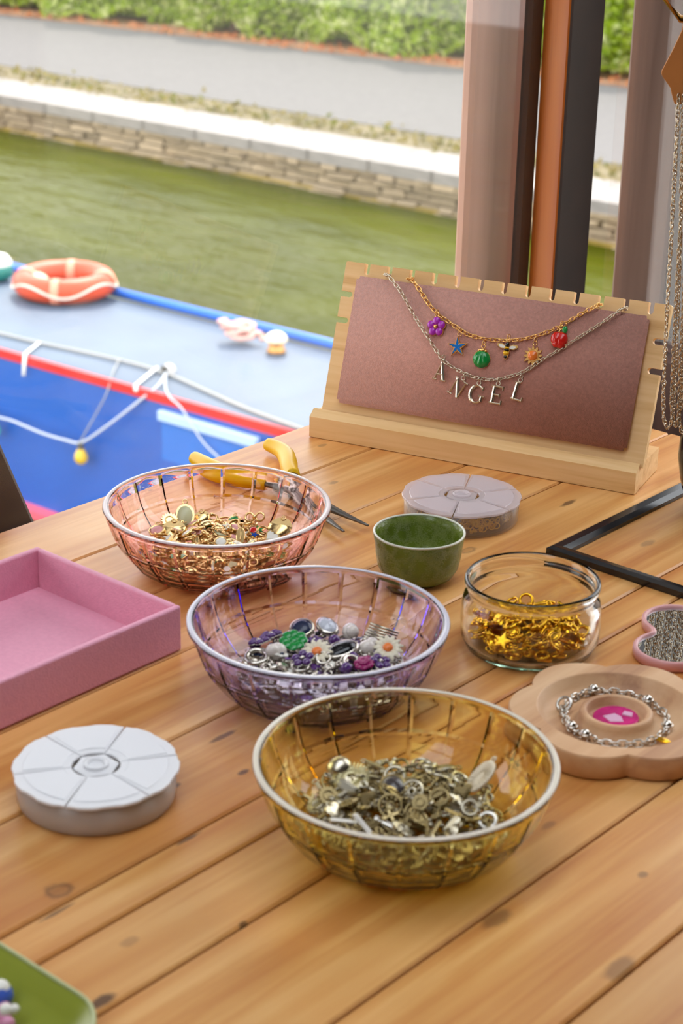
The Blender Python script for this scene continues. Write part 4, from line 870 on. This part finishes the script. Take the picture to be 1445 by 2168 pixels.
_q = _n.nodes.new('ShaderNodeMapRange'); _q.inputs['From Min'].default_value = .02; _q.inputs['From Max'].default_value = .12; _q.inputs['To Min'].default_value = .42; _q.inputs['To Max'].default_value = 0; _n.links.new(_v.outputs['Distance'], _q.inputs['Value'])
_x2 = _n.nodes.new('ShaderNodeMix'); _x2.data_type = 'RGBA'; _old = _b.inputs['Base Color'].links[0].from_socket; _n.links.new(_q.outputs[0], _x2.inputs['Factor']); _n.links.new(_old, _x2.inputs['A']); _x2.inputs['B'].default_value = (*lin((168, 176, 92)), 1); _n.links.new(_x2.outputs['Result'], _b.inputs['Base Color'])
_bp = _n.nodes.new('ShaderNodeBump'); _bp.inputs['Strength'].default_value = .6; _bp.inputs['Distance'].default_value = .0015; _n.links.new(_q.outputs[0], _bp.inputs['Height']); _n.links.new(_bp.outputs[0], _b.inputs['Normal'])
obj('cup_body', MB().lathe([(.0175, .0003), (.018, .0015), (.0235, .004), (.0268, .010), (.0283, .018), (.0292, .026), (.0304, .0325), (.0303, .0335), (.0290, .0330), (.0280, .027), (.0268, .018), (.024, .010), (.018, .006), (1e-5, .0055)], 48), celadon, cup)
obj('rim', MB().torus((0, 0, .0336), .0298, .0008, 56, 8), pm('white_glaze_rim', (222, 222, 206), .25), cup)
rnd = random.Random(31)
gb = MB().ball((0, 0, 0), .0017, 10, 7).torus((0, 0, 0), .0018, .0004, 10, 4).mesh('gold_bead'); gb.materials.append(GOLD)
for i in range(22):
    r = .012*math.sqrt(rnd.random()); a_ = rnd.uniform(0, 2*PI); o = obj('gold_bead', gb, None); o.location = (-.6811+r*math.cos(a_), .8695+r*math.sin(a_), TZ+.0078+(.003 if i % 3 == 0 else 0)); o.rotation_euler = (a_, r*99, 0)
    tag(o, 'tiny round gold bead at the bottom of the green cup', 'bead', 'gold beads in the green cup')

# ------------------------------------------------------------------ round compartment boxes
def bead_box(center, rz, label, op, fill_m, fill_label, lidrgb, filln, big, fillz):
    t = thing('bead_box', label, 'box', (*center, TZ), rz)
    side = frosted('frosted_side_'+fill_m.name, (250, 240, 232), op*.52 if op > .6 else .10); lid = frosted('frosted_lid_'+fill_m.name, lidrgb, op)
    R = .0410; H = .0168
    obj('body', MB().lathe([(R-.002, .0003), (R-.0008, .001), (R, .003), (R+.0003, H), (R-.0009, H), (R-.0012, .003), (R-.003, .0016), (1e-5, .0016)], 64), side, t)
    obj('hub_wall', MB().lathe([(.0078, .0018), (.0078, H), (.0068, H), (.0068, .0018)], 24, closed=True), side, t)
    for k in range(6):
        a = 2*PI*k/6; obj('divider', MB().box(.0085, R-.0022, -.0004, .0004, .0018, H-.0005, Matrix.Rotation(a, 4, 'Z')), side, t)
    def outer(a):                                  # lightly scalloped lid edge
        q = (a*12/(2*PI)) % 1; return R+.0012+(.0008 if .18 < q < .82 else 0)
    for k in range(6):
        a0 = 2*PI*k/6+.012; a1 = 2*PI*(k+1)/6-.012; A = np.linspace(a0, a1, 15)
        g = .0006
        pts = [(.0125*math.cos(a), .0125*math.sin(a)) for a in A[::-1]]
        po = [(outer(a)*math.cos(a), outer(a)*math.sin(a)) for a in A]
        mb = MB().prism(po+pts, H+.0003, H+.0019, .0004)
        A2 = np.linspace(a0+.05, a1-.05, 12); mb.prism([((R-.0035)*math.cos(a), (R-.0035)*math.sin(a)) for a in A2]+[(.0165*math.cos(a), .0165*math.sin(a)) for a in A2[::-1]], H+.0015, H+.0024, .0004)
        obj('lid_flap', mb, lid, t)
    obj('hub_cap', MB().prism(circ(.0120, 6), H+.0003, H+.0014, .0004).lathe([(.0066, H+.0010), (.0066, H+.0030), (.0054, H+.0034), (.0042, H+.0024), (.0042, H-.004), (1e-5, H-.004)], 24), lid, t)
    rnd = random.Random(filln); mb = MB()
    for i in range(filln):
        r = rnd.uniform(.012, R-.0045); a = rnd.uniform(0, 2*PI)
        d = abs(((a/(2*PI)*6)+.5) % 1-.5)*2*PI/6*r
        if d < .004: continue
        T = Matrix.Translation((r*math.cos(a), r*math.sin(a), rnd.uniform(.0045, H*fillz))) @ Matrix.Rotation(rnd.uniform(0, PI), 4, 'X') @ Matrix.Rotation(rnd.uniform(0, PI), 4, 'Y')
        mb.torus((0, 0, 0), (.0028 if big else .0022)*rnd.choice((.7, 1, 1.3)) if r < R-.0085 else .0022, .00045, 10, 4, T)
    f = obj('findings', mb, fill_m); f.location = (*center, TZ); tag(f, fill_label, 'findings', kind='stuff')
bead_box((-.6263, .5379), -.05, 'frosted white round compartment box beside the pink tray', .90, pm('pale_gold_findings', (252, 244, 228), .35, .1), 'loose pale gold and silver jump rings inside the frosted white round box', (252, 252, 254), 1100, False, .86)
bead_box((-.7253, .9735), -.02, 'translucent round compartment box of gold rings behind the green cup', .40, pm('bright_gold_findings', (246, 196, 70), .3, .45), 'loose gold jump rings inside the translucent round box', (250, 238, 240), 520, True, .62)

# ------------------------------------------------------------------ wooden flower dish with bracelet
dc = (-.4680, .7815)
dish = thing('flower_dish', 'pale wooden flower shaped dish holding a silver charm bracelet', 'dish', (*dc, TZ))
dw = wood('dish_wood', (156, 104, 70), (206, 160, 118), (222, 182, 140), 'Y', 60, .55, objvar=0, blotch=.15, bump=.1, world=False)
NL = 6; NA = 180
def lobe(a): 
    q = ((a-math.radians(160))/(2*PI)*NL) % 1; q = q-1 if q > .5 else q            # q = 0 at a lobe centre
    th = q*2*PI/NL; d = .0300; r = .0300
    return d*math.cos(th)+math.sqrt(max(0, r*r-(d*math.sin(th))**2))
rows = [(lambda a: lobe(a)-.0016, .0003), (lambda a: lobe(a), .0018), (lambda a: lobe(a), .0136), (lambda a: lobe(a)-.0006, .0145), (lambda a: .0446, .0145), (lambda a: .0438, .0138), (lambda a: .0415, .0085), (lambda a: .038, .0056), (lambda a: .026, .0052), (lambda a: .0222, .0062), (lambda a: .0206, .0105), (lambda a: .0200, .0128), (lambda a: .0192, .0134), (lambda a: .0172, .0134), (lambda a: .0166, .0128), (lambda a: .0158, .0085), (lambda a: .014, .0074), (lambda a: .0004, .0072)]
V = []; F = []
for fr_, z in rows:
    for i in range(NA): a = 2*PI*i/NA; V.append((fr_(a)*math.cos(a), fr_(a)*math.sin(a), z))
for k in range(len(rows)-1):
    for i in range(NA): j = (i+1) % NA; F.append((k*NA+i, k*NA+j, (k+1)*NA+j, (k+1)*NA+i))
F += [tuple(reversed(range(NA))), tuple(range((len(rows)-1)*NA, len(rows)*NA))]
mb = MB().add(V, F, True)
for i in range(NA*2, NA*4): mb.sm[i] = False
obj('dish_body', mb, dw, dish)
gm = bmesh.new(); rnd = random.Random(5)
petals = MB()
def shard(mb, pts, z): mb.prism(pts, z, z+.0012, .0003)
pk = special('enamel_petals', MB().prism(circ(.0132, 22, 1, .9), 0, .0018, .0006), pm('magenta_foil', (206, 40, 122), .25, var=.3, vscale=160), (dc[0], dc[1], TZ+.0078), (0.08, -.05, 0), 'magenta pink foil piece in the centre cup of the wooden dish', 'foil')
obj('pale_flake', MB().prism([(-.006, -.004), (.001, -.007), (.007, -.003), (.003, .001), (-.002, .002)], .0016, .0022, .0002).prism([(.002, .003), (.008, .004), (.006, .008), (.001, .007)], .0016, .0024, .0002), pm('silver_pink_foil', (226, 180, 206), .2), pk)
br_ = thing('bracelet', 'silver link bracelet with bead charms lying in the wooden dish', 'bracelet', (*dc, TZ))
bl_ = [(-.4988, .7732), (-.5015, .7861), (-.4972, .8020), (-.4830, .8130), (-.4660, .8125), (-.4510, .8070), (-.4414, .7930), (-.4419, .7792), (-.4455, .7690), (-.4560, .7581), (-.4694, .7527), (-.4800, .7559), (-.4910, .7636), (-.4988, .7732)]
bl_ = [((x-dc[0])*.96, (y-dc[1])*.96) for x, y in bl_]
bl_ = [(x*max(1, .0285/math.hypot(x, y)), y*max(1, .0285/math.hypot(x, y)), .0074) for x, y in bl_]
BS = pm('bracelet_silver', (206, 200, 190), .18, 1.0)
obj('chain', MB().chain(smooth_path(bl_, 5), .0042, .0062, .0044, .0006, seed=8, n=12), BS, br_)
for i, k in enumerate((0, 2, 4, 6, 10, 11)):
    x, y, z = bl_[k]; mb = MB().ball((x, y, z+.002), .0029, 12, 8, (1, 1, .9)).torus((x, y, z+.002), .0030, .0006, 14, 5)
    if k == 0: mb = MB().torus((x, y, z+.002), .0042, .0010, 18, 6, Matrix.Translation((x, y, z+.002)) @ Matrix.Rotation(.8, 4, 'X') @ Matrix.Translation((-x, -y, -z-.002)))
    obj('clasp' if k == 0 else 'bead_charm', mb, BS, br_)
x, y, z = bl_[7]; obj('leaf_charm', MB().ball((x+.004, y-.001, z+.0008), .004, 10, 6, (1.4, .6, .3)), DGOLD, br_)

# ------------------------------------------------------------------ pink flower shaped mirror
mc_ = (-.4780, .9142)
mir = thing('hand_mirror', 'pink rimmed flower shaped mirror lying flat at the right edge', 'mirror', (*mc_, TZ))
def lobe5(a):
    q = ((a-math.radians(241))/(2*PI)*5) % 1; q = q-1 if q > .5 else q; th = q*2*PI/5; d = .0355; r = .0225
    v_ = d*math.cos(th)+math.sqrt(max(1e-9, r*r-(d*math.sin(th))**2)); return v_
NA = 150; L5 = [lobe5(2*PI*i/NA) for i in range(NA)]
L5 = [sum(L5[(i+k) % NA] for k in (-3, -2, -1, 0, 1, 2, 3))/7 for i in range(NA)]
def rows_mesh(rows, cap0=True, cap1=True, closed=False):
    V = []; F = []
    for off, z in rows:
        for i in range(NA): a = 2*PI*i/NA; V.append(((L5[i]+off)*math.cos(a), (L5[i]+off)*math.sin(a), z))
    m = len(rows)
    for k in range(m if closed else m-1):
        for i in range(NA): j = (i+1) % NA; k2 = (k+1) % m; F.append((k*NA+i, k*NA+j, k2*NA+j, k2*NA+i))
    if not closed: F += [tuple(reversed(range(NA))), tuple(range((m-1)*NA, m*NA))]
    return MB().add(V, F, True)
obj('frame', rows_mesh([(-.002, .0003), (0, .0012), (.0005, .0045), (.0003, .0066), (-.0008, .0074), (-.0022, .0072), (-.0028, .0062), (-.0028, .0050)]), pm('pink_mirror_rim', (218, 160, 158), .4), mir)
mg = rows_mesh([(-.0030, .0050), (-.0030, .0056)]); mg.sm = [False]*len(mg.sm)
obj('mirror_glass', mg, pm('mirror_silvering', (214, 222, 226), .015, 1.0), mir)

# ------------------------------------------------------------------ black frame lying flat
fo = thing('picture_frame', 'slim black metal frame lying flat on the table at right', 'frame', (0, 0, TZ))
fx0, fx1, fy0, fy1, fw_ = -.643, -.462, .963, 1.205, .0115
def mitre(p, q, ip, iq):
    mb = MB(); V = [(*p, .0004), (*q, .0004), (*iq, .0004), (*ip, .0004)]
    def ins(a, b, t): return (a[0]+(b[0]-a[0])*t, a[1]+(b[1]-a[1])*t)
    V += [(*p, .0045), (*q, .0045), (*iq, .0030), (*ip, .0030)]; V += [(*ins(p, ip, .25), .0062), (*ins(q, iq, .25), .0062), (*ins(q, iq, .7), .0055), (*ins(p, ip, .7), .0055)]
    F = [(3, 2, 1, 0), (0, 1, 5, 4), (2, 3, 7, 6), (4, 5, 9, 8), (8, 9, 10, 11), (11, 10, 6, 7), (0, 4, 8, 11, 7, 3), (1, 2, 6, 10, 9, 5)]
    return mb.add(V, F, False)
o4 = [(fx0, fy0), (fx1, fy0), (fx1, fy1), (fx0, fy1)]; i4 = [(fx0+fw_, fy0+fw_), (fx1-fw_, fy0+fw_), (fx1-fw_, fy1-fw_), (fx0+fw_, fy1-fw_)]
for k in range(4): obj('side', mitre(o4[k], o4[(k+1) % 4], i4[k], i4[(k+1) % 4]), BLACKM, fo)

# ------------------------------------------------------------------ pink tray
tm = pm('pink_leatherette', (232, 162, 184), .6, var=.05, vscale=300, bump=.25, bscale=900)
tr = thing('tray', 'rectangular pink leatherette tray at the left edge of the table', 'tray', (0, 0, TZ))
x0, x1, y0, y1, th, hh = -.849, -.7165, .42, .6865, .0042, .030
obj('tray_floor', MB().box(x0+th, x1-th, y0+th, y1-th, .0004, .0035), tm, tr)
for b in ((x0, x0+th, y0, y1), (x1-th, x1, y0, y1), (x0+th, x1-th, y1-th, y1), (x0+th, x1-th, y0, y0+th)):
    obj('side', MB().bbox(*b, .0004, hh, .0015, 3), tm, tr)

# ------------------------------------------------------------------ pliers
pl = thing('pliers', 'long nose pliers with yellow handles lying open behind the peach bowl', 'pliers', (0, 0, TZ))
yh = pm('yellow_grip', (236, 184, 0), .35, spec=.3)
def P(x, y, z=.0075): return (x, y, z)
h1 = smooth_path([P(-.8570, .9385), P(-.8690, .9475), P(-.8800, .9580), P(-.8935, .9690), P(-.9060, .9745), P(-.9200, .9765)], 6)
obj('handle', MB().tube(h1, [.0048+.0022*math.sin(PI*min(1, .12+.86*i/(len(h1)-1))) for i in range(len(h1)-1)]+[.003], 12), yh, pl)
h2 = smooth_path([P(-.8640, .9150), P(-.8780, .9090), P(-.8950, .9065), P(-.9130, .9080), P(-.9270, .9115), P(-.9390, .9150)], 6)
obj('handle', MB().tube(h2, [.0048+.0022*math.sin(PI*min(1, .12+.86*i/(len(h2)-1))) for i in range(len(h2)-1)]+[.003], 12), yh, pl)
obj('jaw', MB().tube(smooth_path([P(-.8580, .9390), P(-.8440, .9290), P(-.8300, .9190), P(-.8050, .9120, .007), P(-.7800, .9085, .0065), P(-.7553, .9058, .006)], 4), [.0040, .0042, .0045, .005, .0058, .0062, .0066, .0066, .0066, .006, .0056, .0052, .0046, .004, .0036, .0031, .0027, .0022, .0017, .0013, .0010], 10, flat=.75), STEEL, pl)
obj('jaw', MB().tube(smooth_path([P(-.8650, .9150), P(-.8520, .9190), P(-.8370, .9190), P(-.8100, .9050, .0065), P(-.7850, .8950, .006), P(-.7614, .8866, .0055)], 4), [.0040, .0042, .0045, .005, .0058, .0062, .0066, .0064, .006, .0056, .0052, .0048, .0042, .0038, .0034, .003, .0026, .0022, .0017, .0013, .0010], 10, flat=.75), STEEL, pl)
obj('pivot', MB().lathe([(.0085, .003), (.0085, .0125), (.006, .0135), (1e-5, .0137)], 18, Matrix.Translation((-.836, .9205, 0))), STEEL, pl)

# ------------------------------------------------------------------ green plate corner with beads
gp = thing('green_plate', 'green plate with rounded corner at the bottom left edge', 'plate', (0, 0, TZ))
def rrect(x0, x1, y0, y1, r, n=8):
    out = []
    for cx_, cy_, a0 in ((x1-r, y1-r, 0), (x0+r, y1-r, PI/2), (x0+r, y0+r, PI), (x1-r, y0+r, 3*PI/2)):
        out += [(cx_+r*math.cos(a0+PI/2*i/n), cy_+r*math.sin(a0+PI/2*i/n)) for i in range(n+1)]
    return out
def rr_rows(rows):
    V = []; F = []; n = 36
    for d, z in rows: V += [(*p, z) for p in rrect(-.66+d, -.4655-d, .25+d, .4095-d, max(.004, .026-d))]
    for k in range(len(rows)-1):
        for i in range(n): j = (i+1) % n; F.append((k*n+i, k*n+j, (k+1)*n+j, (k+1)*n+i))
    F += [tuple(reversed(range(n))), tuple(range((len(rows)-1)*n, len(rows)*n))]
    return MB().add(V, F, True)
obj('plate_body', rr_rows([(.012, .0004), (.011, .001), (.004, .008), (.0, .0145), (.0006, .0155), (.002, .0150), (.008, .0085), (.014, .0045), (.02, .0035), (.03, .0032)]), pm('plate_green_glaze', (140, 148, 48), .3, var=.06, vscale=30), gp)
obj('rim', MB().tube([(*p, .0154) for p in rrect(-.66+.001, -.4655-.001, .25+.001, .4095-.001, .025)], .0010, 8, closed=True), pm('plate_pale_rim', (184, 190, 140), .3), gp)
bb = special('glass_bead', MB().ball((0, 0, 0), .0065, 16, 10, (1, 1, .95)), pm('blue_bead', (70, 100, 190), .15), (-.5215, .3895, TZ+.0100), (0, 0, 0), 'blue and white round bead on the green plate', 'bead', sub=[('white_cap', MB().ball((0, .0008, .0028), .0048, 12, 8, (1, 1, .85)), WHITEE)])
special('flower_bead', MB().ball((0, 0, 0), .0045, 12, 8).ball((.005, .001, 0), .0035).ball((-.004, .003, 0), .0035).ball((0, -.005, 0), .0035).ball((-.001, .005, .002), .003), pm('pink_bead', (222, 150, 180), .25), (-.5105, .3800, TZ+.0088), (0, 0, 0), 'pink flower bead on the green plate beside the blue bead', 'bead', sub=[('white_petals', MB().ball((.002, .003, .004), .003).ball((-.002, -.002, .004), .003).ball((.004, .006, .004), .0022), WHITEE)])

# ------------------------------------------------------------------ chain stand at the right edge
sx, sy = -.600, 1.112
st = thing('jewellery_stand', 'black jewellery stand with brass hanger at the right edge', 'stand', (sx, sy, TZ))
obj('base', MB().lathe([(.0165, .0004), (.021, .010), (.0255, .025), (.0285, .042), (.0280, .056), (.024, .066), (.012, .072), (.006, .074), (1e-5, .074)], 40), BLACKM, st)
obj('pole', MB().tube([(0, 0, .07), (0, 0, .43)], .0045, 12), BLACKM, st)
brass = pm('brass_wire', (190, 140, 70), .3, 1.0)
obj('hanger', MB().tube([(0, 0, .425), (-.028, -.024, .415), (-.0535, -.0385, .362), (-.0445, -.0305, .349), (.012, .020, .347), (.028, .03, .36), (.02, .02, .41), (0, 0, .425)], .0026, 8), brass, st)
# the tag: local x along the screen-like direction of the arm, hung in a vertical plane
ux = Vector((.757, .653, 0)); org = Vector((-.6425, 1.0832, TZ))
TMx = Matrix(((ux.x, 0, ux.y, org.x), (ux.y, 0, -ux.x, org.y), (0, 1, 0, org.z), (0, 0, 0, 1)))
pts = [(0, .352), (-.0005, .342), (-.0060, .328), (-.0118, .3150), (-.0119, .3128), (-.0105, .3105), (-.0070, .3062), (-.0048, .3035), (-.0040, .3000), (-.0015, .2935), (-.0010, .2932), (.052, .2932), (.058, .300), (.064, .3128), (.064, .315), (.052, .342), (.052, .352)]
tg = obj('hanging_tag', MB().prism(pts, -.0008, .0008, 0), pm('tan_leather', (196, 128, 66), .7, var=.05, vscale=60)); tg.matrix_world = TMx; tag(tg, 'tan leather tag hanging from the brass hook above silver chains', 'tag')
HC = pm('hanging_chain_silver', (206, 190, 168), .25, 1.0)
specs = [(-.0005, .0072, .0630, 'leftmost silver chain hanging under the tan tag'), (.0050, .0115, .0655, 'second silver chain from the left under the tan tag'), (.0100, .0165, .0615, 'third silver chain from the left under the tan tag'), (.0145, .0235, .0690, 'fourth silver chain from the left under the tan tag'), (.0200, .0290, .060, 'fifth silver chain from the left under the tan tag'), (.0260, .0340, .066, 'sixth silver chain from the left under the tan tag'), (.0320, .0400, .062, 'seventh silver chain from the left under the tan tag'), (.0390, .0470, .067, 'eighth silver chain from the left under the tan tag')]
for i, (a, b, zb, lab) in enumerate(specs):
    lean_ = -.0018
    def px(q, z): return q+.0090*(.2935-z)/.21
    y_ = .0020+.0022*(i % 3)
    A = [(a+.001, .300, y_), (px(a+.001, .25), .25, y_), (px(a, .15), .15, y_), (px(a, .10), .10, y_), (px(a+.0004, zb+.014), zb+.014, y_), (px(a+.0020, zb+.004), zb+.004, y_)]
    m_ = [(px((a+b)/2+.0003, zb), zb, y_+.0006)]
    B = [(px(b-.0016, zb+.004), zb+.004, y_+.001), (px(b, zb+.016), zb+.016, y_+.001), (px(b, .12), .12, y_+.001), (px(b-.001, .2), .2, y_+.001), (a+.004, .300, y_+.001)]
    h = thing('hanging_chain', lab, 'chain', M=TMx, group='silver chains under the tan tag')
    obj('chain', MB().chain(smooth_path(A+m_+B, 5), .0030, .0043, .0028, .00047, seed=40+i, nrm=(0, 0, 1), n=10, m=5), HC, h)
